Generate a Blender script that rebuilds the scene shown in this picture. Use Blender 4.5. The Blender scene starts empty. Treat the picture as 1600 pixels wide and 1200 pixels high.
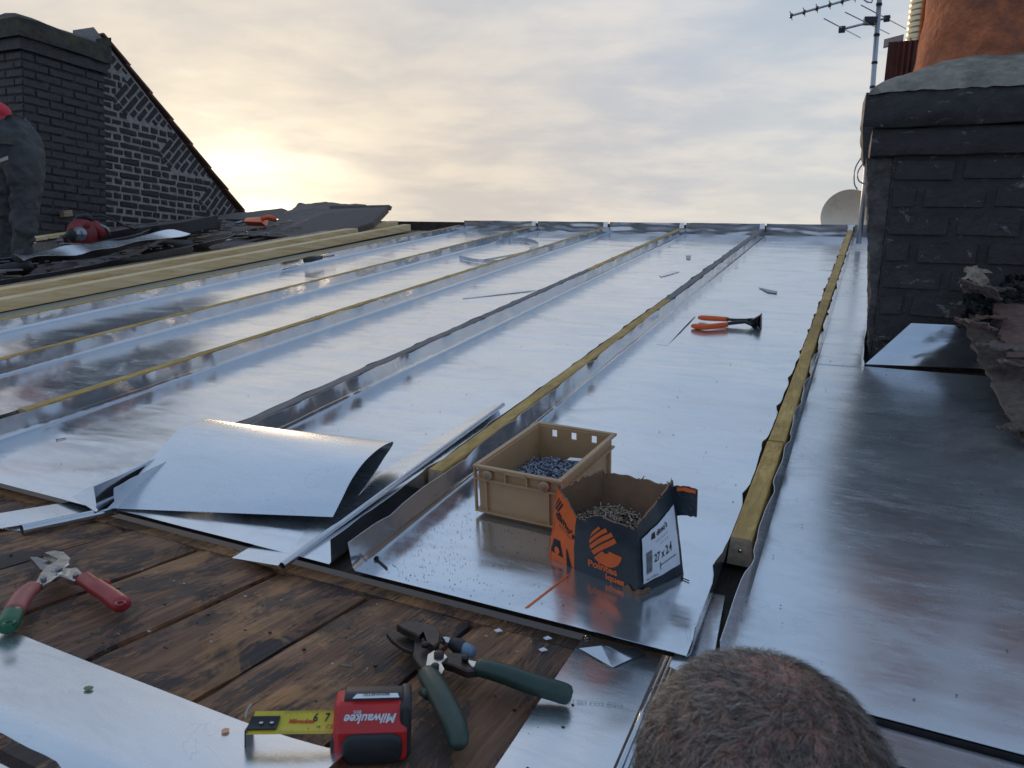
import bpy, bmesh, math, random
from mathutils import Vector, Matrix, noise
R = math.radians
rnd = random.Random(7)
SC = bpy.context.scene
C = SC.collection
# ------------------------------------------------------------------ camera
def V(*a): return Vector(a)
SL = R(10.81); CS, SN = math.cos(SL), math.sin(SL)
H = 0.64
CAMX = V(0.90178, 0.42896, 0.05059); CAMD = V(0.10236, -0.09801, -0.98988); CAMF = V(-0.41991, 0.89803, -0.13261)
CAMO = V(0, -SN*H, CS*H)
F = 1157.0
cam_d = bpy.data.cameras.new('camera'); cam = bpy.data.objects.new('camera', cam_d); C.objects.link(cam)
mx = Matrix.Identity(4)
ax, af = CAMX.normalized(), CAMF.normalized()
ay = (-CAMD - ax*(-CAMD).dot(ax)); ay = (ay - af*ay.dot(af)).normalized(); az = ax.cross(ay)
for i in range(3):
    mx[i][0], mx[i][1], mx[i][2], mx[i][3] = ax[i], ay[i], az[i], CAMO[i]
cam.matrix_world = mx
cam_d.sensor_width = 36; cam_d.lens = F/1600*36; cam_d.clip_start = .02; cam_d.clip_end = 3000
cam_d.dof.use_dof = True; cam_d.dof.focus_distance = 1.9; cam_d.dof.aperture_fstop = 18.0
SC.camera = cam
SC.render.resolution_x, SC.render.resolution_y = 1024, 768
# ------------------------------------------------------------------ sky and sun
def raydir(x, y): return (CAMX*(x-800) + CAMD*(y-600) + CAMF*F).normalized()
sd = raydir(395, 318)
sun_el = math.asin(sd.z); sun_az = math.atan2(sd.x, sd.y)
world = bpy.data.worlds.new('World'); SC.world = world; world.use_nodes = True
class NT:
    def __init__(s, tree): s.t = tree; s.n = tree.nodes; s.l = tree.links
    def add(s, typ, **k):
        n = s.n.new(typ)
        for a, b in k.items(): setattr(n, a, b)
        return n
    def put(s, sock, v):
        if isinstance(v, bpy.types.NodeSocket): s.l.new(v, sock)
        elif v is not None:
            if hasattr(sock.default_value, '__len__') and not hasattr(v, '__len__'): v = (v,)*len(sock.default_value)
            if hasattr(v, '__len__') and len(sock.default_value) == 4 and len(v) == 3: v = tuple(v)+(1,)
            sock.default_value = v
    def m(s, op, a, b=None, c=None, clamp=False):
        n = s.add('ShaderNodeMath', operation=op, use_clamp=clamp)
        s.put(n.inputs[0], a); s.put(n.inputs[1], b)
        if c is not None: s.put(n.inputs[2], c)
        return n.outputs[0]
    def vm(s, op, a, b=None, out=0):
        n = s.add('ShaderNodeVectorMath', operation=op)
        s.put(n.inputs[0], a)
        if b is not None: s.put(n.inputs['Scale'] if op == 'SCALE' else n.inputs[1], b)
        return n.outputs[out]
    def mix(s, f, a, b, mode='MIX'):
        n = s.add('ShaderNodeMix', data_type='RGBA', blend_type=mode)
        s.put(n.inputs[0], f); s.put(n.inputs[6], a); s.put(n.inputs[7], b)
        return n.outputs[2]
    def ramp(s, f, stops, interp='LINEAR'):
        n = s.add('ShaderNodeValToRGB'); n.color_ramp.interpolation = interp
        e = n.color_ramp.elements
        while len(e) < len(stops): e.new(.5)
        for i, (p, c) in enumerate(stops):
            e[i].position = p
            e[i].color = (c, c, c, 1) if not hasattr(c, '__len__') else tuple(c)+(1,)
        s.put(n.inputs[0], f); return n.outputs[0]
    def noise(s, vec, scale, detail=4, rough=.55, dist=0, dim='3D'):
        n = s.add('ShaderNodeTexNoise', noise_dimensions=dim)
        s.put(n.inputs['Vector'], vec); n.inputs['Scale'].default_value = scale
        n.inputs['Detail'].default_value = detail; n.inputs['Roughness'].default_value = rough; n.inputs['Distortion'].default_value = dist
        return n.outputs[0]
    def mapping(s, vec, loc=(0,0,0), rot=(0,0,0), sc=(1,1,1)):
        n = s.add('ShaderNodeMapping'); s.put(n.inputs[0], vec)
        n.inputs[1].default_value = loc; n.inputs[2].default_value = rot; n.inputs[3].default_value = sc
        return n.outputs[0]
w = NT(world.node_tree); w.n.clear()
tc = w.add('ShaderNodeTexCoord').outputs['Generated']
sky = w.add('ShaderNodeTexSky', sky_type='NISHITA'); sky.sun_disc = False
sky.sun_elevation = sun_el; sky.sun_rotation = sun_az; sky.altitude = 50; sky.dust_density = 1.5; sky.air_density = 1.0
w.put(sky.inputs[0], tc)
sep = w.add('ShaderNodeSeparateXYZ'); w.put(sep.inputs[0], tc)
z = w.m('MAXIMUM', sep.outputs[2], 0.0)
dot = w.vm('DOT_PRODUCT', tc, tuple(sd), out=1)
dotp = w.m('MAXIMUM', dot, 0.0)
den = w.m('ADD', z, 0.16)
px = w.m('DIVIDE', sep.outputs[0], den); py = w.m('DIVIDE', sep.outputs[1], den)
cmb = w.add('ShaderNodeCombineXYZ'); w.put(cmb.inputs[0], px); w.put(cmb.inputs[1], py)
cp = w.mapping(cmb.outputs[0], rot=(0,0,R(-22)), sc=(0.8, 1.0, 1))
n1 = w.noise(cp, 1.5, 8, .56, .25)
n2 = w.noise(w.mapping(cp, loc=(7, 3, 1), sc=(1, 1.35, 1)), 4.2, 6, .55, .25)
cl = w.m('ADD', w.m('MULTIPLY', n1, .7), w.m('MULTIPLY', n2, .3))
warm = w.m('ADD', w.m('MULTIPLY', w.m('POWER', dotp, 7.0), .80), w.m('MULTIPLY', w.m('SUBTRACT', 1.0, w.m('MULTIPLY', z, 2.4), clamp=True), .55), clamp=True)
# thick cloud colour and the thinner blue-grey between
dark = w.mix(warm, (.325, .415, .545), (.52, .475, .43))
lite = w.mix(warm, (.545, .56, .595), (.67, .59, .485))
cm = w.ramp(cl, [(.38, 0), (.64, 1)], 'EASE')
face = w.ramp(w.m('ADD', w.m('MULTIPLY', dot, .5), .5), [(.10, 0), (.72, 1)], 'EASE')
cloud = w.mix(w.m('MULTIPLY', w.m('SUBTRACT', 1.0, face), .65), w.mix(cm, dark, lite), (.20, .315, .53))
cloud = w.mix(w.ramp(z, [(.30, 0), (.72, .72)], 'EASE'), cloud, (.285, .43, .655))
cloud = w.vm('SCALE', cloud, .90)
# sun glow behind the cloud
g1 = w.m('MULTIPLY', w.m('POWER', dotp, 55.0), .11); g2 = w.m('MULTIPLY', w.m('POWER', dotp, 170.0), .85)
lay = w.ramp(w.noise(w.mapping(tc, sc=(2.6, 2.6, 12)), 1.5, 4, .5, .3), [(.36, .35), (.6, 1)])
glow = w.vm('SCALE', (1.0, .80, .46), w.m('MULTIPLY', w.m('ADD', g1, g2), lay))
cloud = w.vm('ADD', cloud, glow)
cover = w.m('SUBTRACT', 0.95, w.m('MULTIPLY', z, .30))
cover = w.m('MAXIMUM', w.m('MULTIPLY', cover, w.ramp(cl, [(.30, .72), (.5, 1)])), w.m('MULTIPLY', w.m('POWER', dotp, 3.0), 1.6), clamp=True)
nish = w.vm('SCALE', sky.outputs[0], 1.6)
col = w.mix(cover, nish, w.vm('SCALE', cloud, 10.0))
bg = w.add('ShaderNodeBackground'); w.put(bg.inputs[0], col); bg.inputs[1].default_value = .1
w.l.new(bg.outputs[0], w.add('ShaderNodeOutputWorld').inputs[0])
sun_d = bpy.data.lights.new('sun', 'SUN'); sun_d.energy = 1.0; sun_d.angle = R(12); sun_d.color = (1, .70, .42)
sun = bpy.data.objects.new('sun', sun_d); C.objects.link(sun)
sun.rotation_euler = (-sd).to_track_quat('-Z', 'Y').to_euler()
SC.view_settings.view_transform = 'Standard'; SC.view_settings.look = 'None'
SC.view_settings.exposure = 0.50; SC.view_settings.gamma = 1; SC.view_settings.use_curve_mapping = False
# ------------------------------------------------------------------ frames: roof slope (u along ridge, v up the slope, w off it), level deck
KY, KZ = 1.28*H*CS, 1.28*H*SN
ZD = KZ - .02
def rw(u, v, w=0.): return V(u, v*CS - w*SN, v*SN + w*CS)
def rwv(p): return rw(*p)
def at(x, y, w=0.):
    d = CAMX*(x-800) + CAMD*(y-600) + CAMF*F
    n = V(0, -SN, CS); t = (w-H)/d.dot(n); p = d*t
    return p.x, p.dot(V(0, CS, SN))
def atw(x, y, w=0.): return rw(*at(x, y, w), w)
def dk(x, y, h=0.):
    d = CAMX*(x-800) + CAMD*(y-600) + CAMF*F
    return CAMO + d*((ZD+h-CAMO.z)/d.z)
def onY(x, y, Y):
    d = CAMX*(x-800) + CAMD*(y-600) + CAMF*F
    return CAMO + d*((Y-CAMO.y)/d.y)
def onX(x, y, X):
    d = CAMX*(x-800) + CAMD*(y-600) + CAMF*F
    return CAMO + d*((X-CAMO.x)/d.x)
def onZ(x, y, Z):
    d = CAMX*(x-800) + CAMD*(y-600) + CAMF*F
    return CAMO + d*((Z-CAMO.z)/d.z)
# ------------------------------------------------------------------ materials
def M(name, build):
    m = bpy.data.materials.new(name); m.use_nodes = True
    t = NT(m.node_tree); t.n.clear()
    b = t.add('ShaderNodeBsdfPrincipled'); o = t.add('ShaderNodeOutputMaterial'); t.l.new(b.outputs[0], o.inputs[0])
    build(t, b, t.add('ShaderNodeTexCoord').outputs['Object'])
    return m
def bump(t, b, h, strength=.3, dist=.01):
    n = t.add('ShaderNodeBump'); n.inputs['Strength'].default_value = strength; n.inputs['Distance'].default_value = dist
    t.put(n.inputs['Height'], h); t.l.new(n.outputs[0], b.inputs['Normal'])
def P(b, **k):
    names = dict(col='Base Color', rough='Roughness', metal='Metallic', spec='Specular IOR Level', coat='Coat Weight')
    return names
def simple(name, col, rough=.6, metal=0., var=.12, scale=40, bstr=.15, bdist=.002, dirt=None, coat=0):
    def f(t, b, o):
        n = t.noise(o, scale, 5, .6)
        c = t.mix(t.ramp(n, [(.3, 0), (.7, 1)]), tuple(x*(1-var) for x in col), tuple(min(1, x*(1+var)) for x in col))
        if dirt: c = t.mix(t.m('MULTIPLY', t.ramp(t.noise(o, scale*.35, 6, .65), [(.5, 0), (.68, 1)]), dirt[1]), c, dirt[0])
        t.put(b.inputs['Base Color'], c); t.put(b.inputs['Roughness'], t.m('ADD', t.m('MULTIPLY', n, .2), rough-.1))
        b.inputs['Metallic'].default_value = metal; b.inputs['Coat Weight'].default_value = coat
        bump(t, b, t.noise(o, scale*2, 5, .6), bstr, bdist)
    return M(name, f)
def zincmat(name, base=(.76, .79, .83), rough=.2, dirt=.25, wave=.5, dust=.12):
    def f(t, b, o):
        g = t.add('ShaderNodeNewGeometry').outputs['Position']
        sp = t.noise(g, 260, 3, .7)
        specks = t.ramp(sp, [(.66, 0), (.72, 1)])
        patch = t.ramp(t.noise(g, 3.2, 4, .6), [(.45, 0), (.75, 1)])
        streak = t.noise(t.mapping(g, sc=(14, 70, 70)), 1.0, 4, .6, .6)
        smudge = t.ramp(t.noise(t.mapping(g, sc=(2.4, 6, 6)), 1.6, 6, .68, 1.2), [(.50, 0), (.70, 1)])
        c = t.mix(t.ramp(streak, [(.3, 0), (.8, 1)]), base, tuple(x*.95 for x in base))
        c = t.mix(t.m('MULTIPLY', smudge, .35), c, tuple(x*.80 for x in base))
        c = t.mix(t.m('MULTIPLY', t.m('MULTIPLY', specks, patch), dirt*2.4, clamp=True), c, (.10, .075, .05))
        sn = t.noise(t.mapping(g, sc=(1, 1, 1)), 5.5, 3, .5, 1.5)
        scr = t.m('MULTIPLY', t.ramp(t.m('ABSOLUTE', t.m('SUBTRACT', sn, .5)), [(.0, 1), (.0035, 0)]), t.ramp(t.noise(g, 9, 2, .5), [(.5, 0), (.6, 1)]))
        c = t.mix(t.m('MULTIPLY', scr, .25), c, (.45, .46, .48))
        dm = t.m('MULTIPLY', t.ramp(t.noise(g, 2.1, 8, .68, .8), [(.34, .25), (.66, 1)]), dust)
        dm = t.m('ADD', dm, t.m('MULTIPLY', scr, .08))
        c = t.mix(dm, c, (.34, .31, .28))
        t.put(b.inputs['Base Color'], c); t.put(b.inputs['Metallic'], t.m('SUBTRACT', 1.0, dm))
        r = t.m('ADD', rough-.05, t.m('MULTIPLY', t.noise(g, 5, 5, .6), .10))
        r = t.m('ADD', r, t.m('MULTIPLY', smudge, .10))
        fine = t.noise(t.mapping(g, sc=(30, 130, 130)), 1.0, 3, .6)
        r = t.m('ADD', r, t.m('MULTIPLY', t.ramp(fine, [(.45, 0), (.8, 1)]), .08))
        t.put(b.inputs['Roughness'], r)
        lw = t.noise(t.mapping(g, sc=(2.2, 7, 7)), 1.3, 2, .4, .3)
        md = t.noise(t.mapping(g, sc=(8, 26, 26)), 1.2, 3, .5, .5)
        h = t.m('ADD', t.m('MULTIPLY', lw, wave), t.m('ADD', t.m('MULTIPLY', md, .035*wave), t.m('MULTIPLY', fine, .003)))
        bump(t, b, h, 1.0, .006)
    return M(name, f)
MZ = zincmat('zinc_new', rough=.165, wave=.6)
MZR = zincmat('zinc_dust_and_reflection', rough=.21, wave=.3, dust=.24)  # extra brown dust also paints the dull chimney reflection into the sheet
MZ2 = zincmat('zinc_flat_piece', rough=.24, wave=.14, dirt=.1)
MZU = zincmat('zinc_upstand', base=(.64, .66, .70), rough=.13, wave=.6, dirt=.1)  # darker copy of the zinc, dark reflections of the upstands put into its colour
MZO = zincmat('zinc_old', base=(.27, .285, .31), rough=.36, wave=.6, dirt=.4)
def woodmat(name, cols, axis='Y', scale=1., rough=.7, stain=None, stain_amt=.6, knots=False):
    def f(t, b, o):
        inf = t.add('ShaderNodeObjectInfo').outputs['Random']
        off = t.add('ShaderNodeCombineXYZ'); t.put(off.inputs[0], t.m('MULTIPLY', inf, 37.)); t.put(off.inputs[1], t.m('MULTIPLY', inf, 91.)); t.put(off.inputs[2], t.m('MULTIPLY', inf, 53.))
        p = t.vm('ADD', o, off.outputs[0])
        st = {'Y': (1, .06, 1), 'X': (.06, 1, 1)}[axis]
        g = t.noise(t.mapping(p, sc=tuple(q*scale for q in st)), 60, 5, .65, 1.2)
        fine = t.noise(t.mapping(p, sc=tuple(q*scale for q in st)), 260, 3, .6, .2)
        c = t.ramp(g, [(.28, cols[0]), (.5, cols[1]), (.74, cols[2])])
        hgt = t.m('ADD', g, t.m('MULTIPLY', fine, .5))
        if stain:
            n = t.noise(t.mapping(p, sc=(1, .55, 1) if axis == 'Y' else (.55, 1, 1)), 9*scale, 9, .72, 1.4)
            nn = t.m('ADD', n, t.m('MULTIPLY', t.m('SUBTRACT', fine, .5), .22))
            k = t.ramp(nn, [(.485, 0), (.525, 1)])
            c = t.mix(t.m('MULTIPLY', k, stain_amt), c, stain)
            tn = t.ramp(t.m('ADD', t.noise(p, 5.5*scale, 7, .7, 1.0), t.m('MULTIPLY', t.m('SUBTRACT', g, .5), .25)), [(.53, 0), (.60, 1)])
            c = t.mix(t.m('MULTIPLY', tn, .55 if name == 'old_deck_wood' else 0), c, (.52, .25, .09))
            n3 = t.ramp(t.noise(p, 4*scale, 6, .6, .8), [(.35, 0), (.6, 1)])
            c = t.mix(t.m('MULTIPLY', n3, .42), c, tuple(x*.6 for x in cols[0]))
            hgt = t.m('ADD', hgt, t.m('MULTIPLY', k, .25))
            t.put(b.inputs['Roughness'], t.m('ADD', rough-.28, t.m('MULTIPLY', t.noise(p, 12, 5, .6), .55)))
        else:
            b.inputs['Roughness'].default_value = rough
        t.put(b.inputs['Base Color'], c)
        bump(t, b, hgt, .8, .003)
    return M(name, f)
MDECK = woodmat('old_deck_wood', [(.085, .042, .026), (.215, .098, .050), (.40, .20, .095)], stain=(.028, .024, .026), stain_amt=.90)
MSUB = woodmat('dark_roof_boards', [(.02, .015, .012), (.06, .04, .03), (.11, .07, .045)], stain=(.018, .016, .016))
MBAT = woodmat('yellow_batten_wood', [(.44, .25, .07), (.62, .385, .11), (.76, .51, .18)], stain=(.20, .115, .045), stain_amt=.30, rough=.75)
MBAT2 = woodmat('grey_batten_wood', [(.10, .085, .08), (.17, .15, .145), (.25, .22, .21)], rough=.7)
MTIM = woodmat('pale_timber', [(.55, .35, .15), (.74, .53, .28), (.85, .67, .42)], scale=.5, rough=.75)
MTIM2 = woodmat('worn_timber', [(.20, .13, .08), (.36, .26, .16), (.48, .38, .26)], scale=.5, stain=(.07, .05, .04), stain_amt=.5)
MEND = simple('sawn_wood_end', (.42, .31, .22), .85, var=.25, scale=120, bstr=.4)
def brickmat(name, a, b_, c_, amt=.35, wash=(.22, .21, .205)):
    def f(t, b, o):
        inf = t.add('ShaderNodeObjectInfo').outputs['Random']
        g = t.add('ShaderNodeNewGeometry').outputs['Position']
        n = t.noise(g, 22, 6, .6)
        c = t.mix(t.ramp(n, [(.3, 0), (.7, 1)]), a, b_)
        c = t.mix(t.m('MULTIPLY', inf, .5), c, c_)
        wsh = t.ramp(t.noise(t.mapping(g, sc=(1, 1, 1.6)), 16, 9, .78, .5), [(.585, 0), (.635, 1)])
        c = t.mix(t.m('MULTIPLY', wsh, amt), c, wash)
        t.put(b.inputs['Base Color'], c); b.inputs['Roughness'].default_value = .62
        bump(t, b, t.m('ADD', t.noise(g, 45, 8, .7), t.m('MULTIPLY', t.noise(g, 11, 3, .6), 1.2)), 1.0, .011)
    return M(name, f)
MBR = brickmat('black_painted_brick', (.024, .0215, .021), (.052, .047, .046), (.034, .030, .029), .9)
MBR2 = brickmat('dark_painted_brick', (.036, .034, .036), (.052, .050, .052), (.044, .042, .043), .10)
MBR3 = brickmat('dark_gable_brick', (.012, .010, .010), (.028, .022, .021), (.022, .016, .015), .25, (.12, .06, .045))
MMOR = simple('light_mortar', (.28, .255, .24), .9, var=.25, scale=30, bstr=.6, bdist=.004)
MMORD = simple('dark_mortar', (.016, .016, .019), .85, var=.3, scale=50, bstr=.6, bdist=.004, dirt=((.16, .15, .15), .35))
MCEM = simple('cement_flaunching', (.27, .245, .20), .92, var=.35, scale=28, bstr=.9, bdist=.008, dirt=((.10, .095, .075), .6))
MTER = simple('terracotta', (.42, .125, .048), .78, var=.4, scale=22, bstr=.9, bdist=.010, dirt=((.10, .052, .042), .6))
MTER2 = simple('brown_clay', (.10, .03, .022), .7, var=.3, scale=20, bstr=.4)
MFELT = simple('bitumen_felt', (.125, .092, .080), .72, var=.3, scale=60, bstr=.9, bdist=.004, dirt=((.095, .08, .075), .6))
MFELT2 = simple('torn_bitumen', (.10, .072, .058), .68, var=.4, scale=45, bstr=1., bdist=.006, dirt=((.016, .015, .016), .8))
MBLACK = simple('black_rag', (.010, .010, .011), .5, scale=40, bstr=.8)
MTILE = simple('clay_tile', (.17, .085, .06), .8, var=.3, scale=14, dirt=((.06, .05, .04), .6))
MMOSS = simple('mossy_cement', (.055, .052, .044), .9, var=.4, scale=16, bstr=.8, bdist=.01, dirt=((.12, .11, .04), .6))
MPLA = simple('beige_plastic', (.46, .285, .15), .5, var=.07, scale=18, bstr=.12, dirt=((.22, .14, .075), .5))
MCARD = simple('brown_cardboard', (.22, .125, .075), .85, var=.15, scale=30, bstr=.5, bdist=.002, dirt=((.11, .06, .038), .5))
MNAVY = simple('navy_print', (.018, .028, .038), .42, var=.2, scale=40, dirt=((.20, .13, .09), .12))
MORG = simple('orange_print', (.78, .135, .022), .45, var=.08, scale=40, dirt=((.35, .07, .02), .25))
MWHITE = simple('white_label_paper', (.70, .72, .78), .6, var=.03, scale=60, dirt=((.45, .42, .42), .2))
MINK = simple('black_ink', (.015, .015, .02), .6, var=.05)
MREDI = simple('red_ink', (.55, .03, .02), .5, var=.05)
MGREYI = simple('grey_ink', (.34, .37, .42), .4, metal=.6, var=.1)
MLG = simple('faded_print', (.42, .43, .47), .6)
MNAIL = simple('bright_nail_steel', (.30, .32, .38), .34, metal=.9, var=.3, scale=90)
MNAIL2 = simple('dull_nail_steel', (.34, .26, .20), .4, metal=.85, var=.4, scale=90)
MSTEEL = simple('tool_steel', (.30, .30, .32), .33, metal=.9, var=.25, scale=70, dirt=((.09, .07, .06), .5))
MSTEELD = simple('dark_tool_steel', (.062, .050, .046), .42, metal=.75, var=.35, scale=70, dirt=((.11, .07, .05), .5))
MCHROME = simple('worn_chrome', (.62, .60, .57), .22, metal=1, var=.1, scale=50, dirt=((.12, .07, .05), .6))
MGREEN = simple('dark_green_grip', (.020, .048, .038), .45, var=.3, scale=30, bstr=.25, dirt=((.07, .07, .055), .35))
MRED = simple('red_grip', (.30, .022, .026), .38, var=.2, scale=26, bstr=.2, dirt=((.12, .03, .03), .4))
MREDF = simple('faded_red_grip', (.34, .08, .07), .42, var=.2, scale=26, dirt=((.08, .09, .06), .5))
MREDF2 = simple('dusty_red_plastic', (.27, .03, .03), .5, var=.3, scale=14, dirt=((.06, .03, .03), .5))
MGRN = simple('green_plastic', (.010, .10, .045), .4, var=.2, scale=26)
MTAPER = simple('red_plastic', (.55, .022, .022), .36, var=.12, scale=24, dirt=((.20, .02, .02), .3))
MRUB = simple('black_rubber', (.022, .023, .027), .55, var=.2, scale=40, dirt=((.06, .055, .055), .4))
MYEL = simple('yellow_tape', (.62, .48, .035), .38, var=.1, scale=50, dirt=((.25, .17, .03), .35))
MORG2 = simple('orange_handle', (.80, .12, .015), .42, var=.1, scale=20, dirt=((.4, .06, .01), .3))
MBLK = simple('black_steel', (.022, .024, .03), .38, metal=.3, var=.2)
MSKIN = simple('scalp_skin', (.38, .185, .135), .6, var=.14, scale=20, bstr=.2)
MJEAN = simple('dark_work_trousers', (.062, .061, .062), .85, var=.35, scale=9, bstr=1., bdist=.02, dirt=((.075, .07, .065), .4))
MSHIRT = simple('red_shirt', (.55, .03, .045), .8, var=.12, scale=20)
MSHIRT2 = simple('navy_jacket', (.022, .028, .05), .8, var=.2, scale=20)
MBELT = simple('grey_blue_waistband', (.17, .20, .26), .8, var=.2, scale=30)
MBOOT = simple('black_boot', (.014, .013, .014), .6, var=.2, scale=30)
MALU = simple('aluminium', (.42, .42, .43), .35, metal=.9, var=.1, scale=50)
MBRASS = simple('flexible_flue_metal', (.72, .58, .36), .34, metal=1, var=.15, scale=20)
MWPL = simple('grey_white_plank', (.42, .40, .36), .8, var=.1)
MDISH = simple('dish_enamel', (.95, .79, .60), .42, var=.06, scale=9, dirt=((.40, .30, .22), .5))
MGROUND = simple('street_asphalt', (.05, .05, .052), .9, var=.2, scale=3)
MWALL = simple('brick_house_wall', (.20, .12, .09), .85, var=.2, scale=4)
MDUST = simple('dirt_flakes', (.045, .035, .028), .8, var=.4, scale=60)
def hairmat():
    def f(t, b, o):
        r = t.add('ShaderNodeNewGeometry').outputs['Random Per Island']
        c = t.ramp(r, [(0, (.038, .027, .021)), (.40, (.13, .095, .074)), (.72, (.32, .265, .23)), (1, (.62, .54, .48))])
        t.put(b.inputs['Base Color'], c); b.inputs['Roughness'].default_value = .42
        b.inputs['Specular IOR Level'].default_value = .5
    return M('greying_brown_hair', f)
MHAIR = hairmat()
# ------------------------------------------------------------------ object helpers
def link(o): C.objects.link(o); return o
def tag(o, label=None, cat=None, group=None, kind=None):
    if label: o['label'] = label
    if cat: o['category'] = cat
    if group: o['group'] = group
    if kind: o['kind'] = kind
    return o
def thing(name, label, cat, loc=(0, 0, 0), group=None):
    o = link(bpy.data.objects.new(name, None)); o.location = Vector(loc); o.empty_display_size = .05
    return tag(o, label, cat, group)
def worldloc(o):
    p = Vector((0, 0, 0))
    while o: p += o.location; o = o.parent
    return p
class MB:                                     # collects shapes in world coordinates
    def __init__(s): s.v = []; s.f = []; s.mi = []; s.mats = []; s.sm = []
    def mat(s, m):
        if m not in s.mats: s.mats.append(m)
        return s.mats.index(m)
    def add(s, vs, fs, m, smooth=False):
        b = len(s.v); s.v += [Vector(q) for q in vs]; i = s.mat(m)
        for f in fs: s.f.append([b+k for k in f]); s.mi.append(i); s.sm.append(smooth)
    def box(s, p, x, y, z, m, taper=1.):      # corner-centred box: p centre of base, x,y,z full edge vectors
        x, y, z = Vector(x), Vector(y), Vector(z); p = Vector(p)
        vs = []
        for k, t in ((0, 1.), (1, taper)):
            for a, b in ((-.5, -.5), (.5, -.5), (.5, .5), (-.5, .5)): vs.append(p + x*a*t + y*b*t + z*k)
        s.add(vs, [(3, 2, 1, 0), (4, 5, 6, 7), (0, 1, 5, 4), (1, 2, 6, 5), (2, 3, 7, 6), (3, 0, 4, 7)], m)
    def grid(s, fn, nu, nv, m, smooth=True, flip=False):
        vs = [fn(i/nu, j/nv) for j in range(nv+1) for i in range(nu+1)]
        fs = []
        for j in range(nv):
            for i in range(nu):
                a = j*(nu+1)+i; q = (a, a+1, a+nu+2, a+nu+1)
                fs.append(q[::-1] if flip else q)
        s.add(vs, fs, m, smooth)
    def tube(s, pts, rad, m, n=8, sq=1., up=V(0, 0, 1), caps=True, smooth=True):
        pts = [Vector(p) for p in pts]; k = len(pts)
        if not hasattr(rad, '__len__'): rad = [rad]*k
        vs = []
        for i, p in enumerate(pts):
            t = (pts[min(i+1, k-1)]-pts[max(i-1, 0)]).normalized()
            a = t.cross(up);
            if a.length < 1e-4: a = t.cross(V(1, 0, 0))
            a.normalize(); b = a.cross(t).normalized()
            for j in range(n):
                an = 2*math.pi*j/n; vs.append(p + a*math.cos(an)*rad[i] + b*math.sin(an)*rad[i]*sq)
        fs = [(i*n+j, i*n+(j+1) % n, (i+1)*n+(j+1) % n, (i+1)*n+j) for i in range(k-1) for j in range(n)]
        if caps: fs += [tuple(range(n))[::-1], tuple((k-1)*n+j for j in range(n))]
        s.add(vs, fs, m, smooth)
    def plate(s, top, down, m, bev=0.):       # polygon (world points, counter-clockwise seen from above) with depth vector down
        top = [Vector(p) for p in top]; n = len(top); down = Vector(down)
        if bev:
            c = sum(top, V(0, 0, 0))/n
            ins = [p + (c-p).normalized()*bev for p in top]
            mid = [p + down.normalized()*bev for p in top]
            bot = [p + down for p in top]
            vs = ins+mid+bot
            fs = [tuple(range(n))] + [(i, n+i, n+(i+1) % n, (i+1) % n) for i in range(n)] + [(n+i, 2*n+i, 2*n+(i+1) % n, n+(i+1) % n) for i in range(n)] + [tuple(2*n+i for i in range(n))[::-1]]
        else:
            vs = top+[p+down for p in top]
            fs = [tuple(range(n)), tuple(n+i for i in range(n))[::-1]] + [(i, n+i, n+(i+1) % n, (i+1) % n) for i in range(n)]
        s.add(vs, fs, m)
    def ball(s, p, r, m, seg=10, ring=6, M3=None):
        vs = []; p = Vector(p)
        if not hasattr(r, '__len__'): r = (r, r, r)
        for i in range(ring+1):
            th = math.pi*i/ring
            for j in range(seg):
                ph = 2*math.pi*j/seg; q = V(r[0]*math.sin(th)*math.cos(ph), r[1]*math.sin(th)*math.sin(ph), r[2]*math.cos(th))
                vs.append(p + (M3 @ q if M3 else q))
        fs = [(i*seg+j, (i+1)*seg+j, (i+1)*seg+(j+1) % seg, i*seg+(j+1) % seg) for i in range(ring) for j in range(seg)]
        s.add(vs, fs, m, True)
    def build(s, name, parent=None, label=None, cat=None, group=None, kind=None, origin=None, solid=0., bevel=0., fix=False):
        if parent: o0 = worldloc(parent)
        if origin is None:
            xs = [p.x for p in s.v]; ys = [p.y for p in s.v]; zs = [p.z for p in s.v]
            origin = V((min(xs)+max(xs))/2, (min(ys)+max(ys))/2, min(zs))
        me = bpy.data.meshes.new(name)
        me.from_pydata([tuple(p-origin) for p in s.v], [], s.f)
        for m in s.mats: me.materials.append(m)
        me.polygons.foreach_set('material_index', s.mi); me.polygons.foreach_set('use_smooth', s.sm)
        me.update()
        if fix:
            bm = bmesh.new(); bm.from_mesh(me); bmesh.ops.remove_doubles(bm, verts=bm.verts, dist=1e-5); bmesh.ops.recalc_face_normals(bm, faces=bm.faces); bm.to_mesh(me); bm.free()
        o = link(bpy.data.objects.new(name, me)); o.location = origin - (o0 if parent else V(0, 0, 0))
        if parent: o.parent = parent
        if solid: md = o.modifiers.new('thickness', 'SOLIDIFY'); md.thickness = solid; md.offset = 0; e2 = o.modifiers.new('edges', 'EDGE_SPLIT'); e2.split_angle = R(42)
        if bevel: md = o.modifiers.new('bevel', 'BEVEL'); md.width = bevel; md.segments = 2; md.limit_method = 'ANGLE'
        return tag(o, label, cat, group, kind)
def nz(*a): return noise.noise(V(*a))
def text_geo(txt, size, bold=0., align='CENTER', shear=0.):
    cu = bpy.data.curves.new('lettering', 'FONT'); cu.body = txt; cu.size = size; cu.align_x = align; cu.offset = bold; cu.shear = shear; cu.resolution_u = 3
    ob = bpy.data.objects.new('lettering', cu); C.objects.link(ob)
    dg = bpy.context.evaluated_depsgraph_get(); me = bpy.data.meshes.new_from_object(ob.evaluated_get(dg))
    vs = [v.co.copy() for v in me.vertices]; fs = [tuple(p.vertices) for p in me.polygons]
    bpy.data.objects.remove(ob); bpy.data.meshes.remove(me)
    return vs, fs
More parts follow.
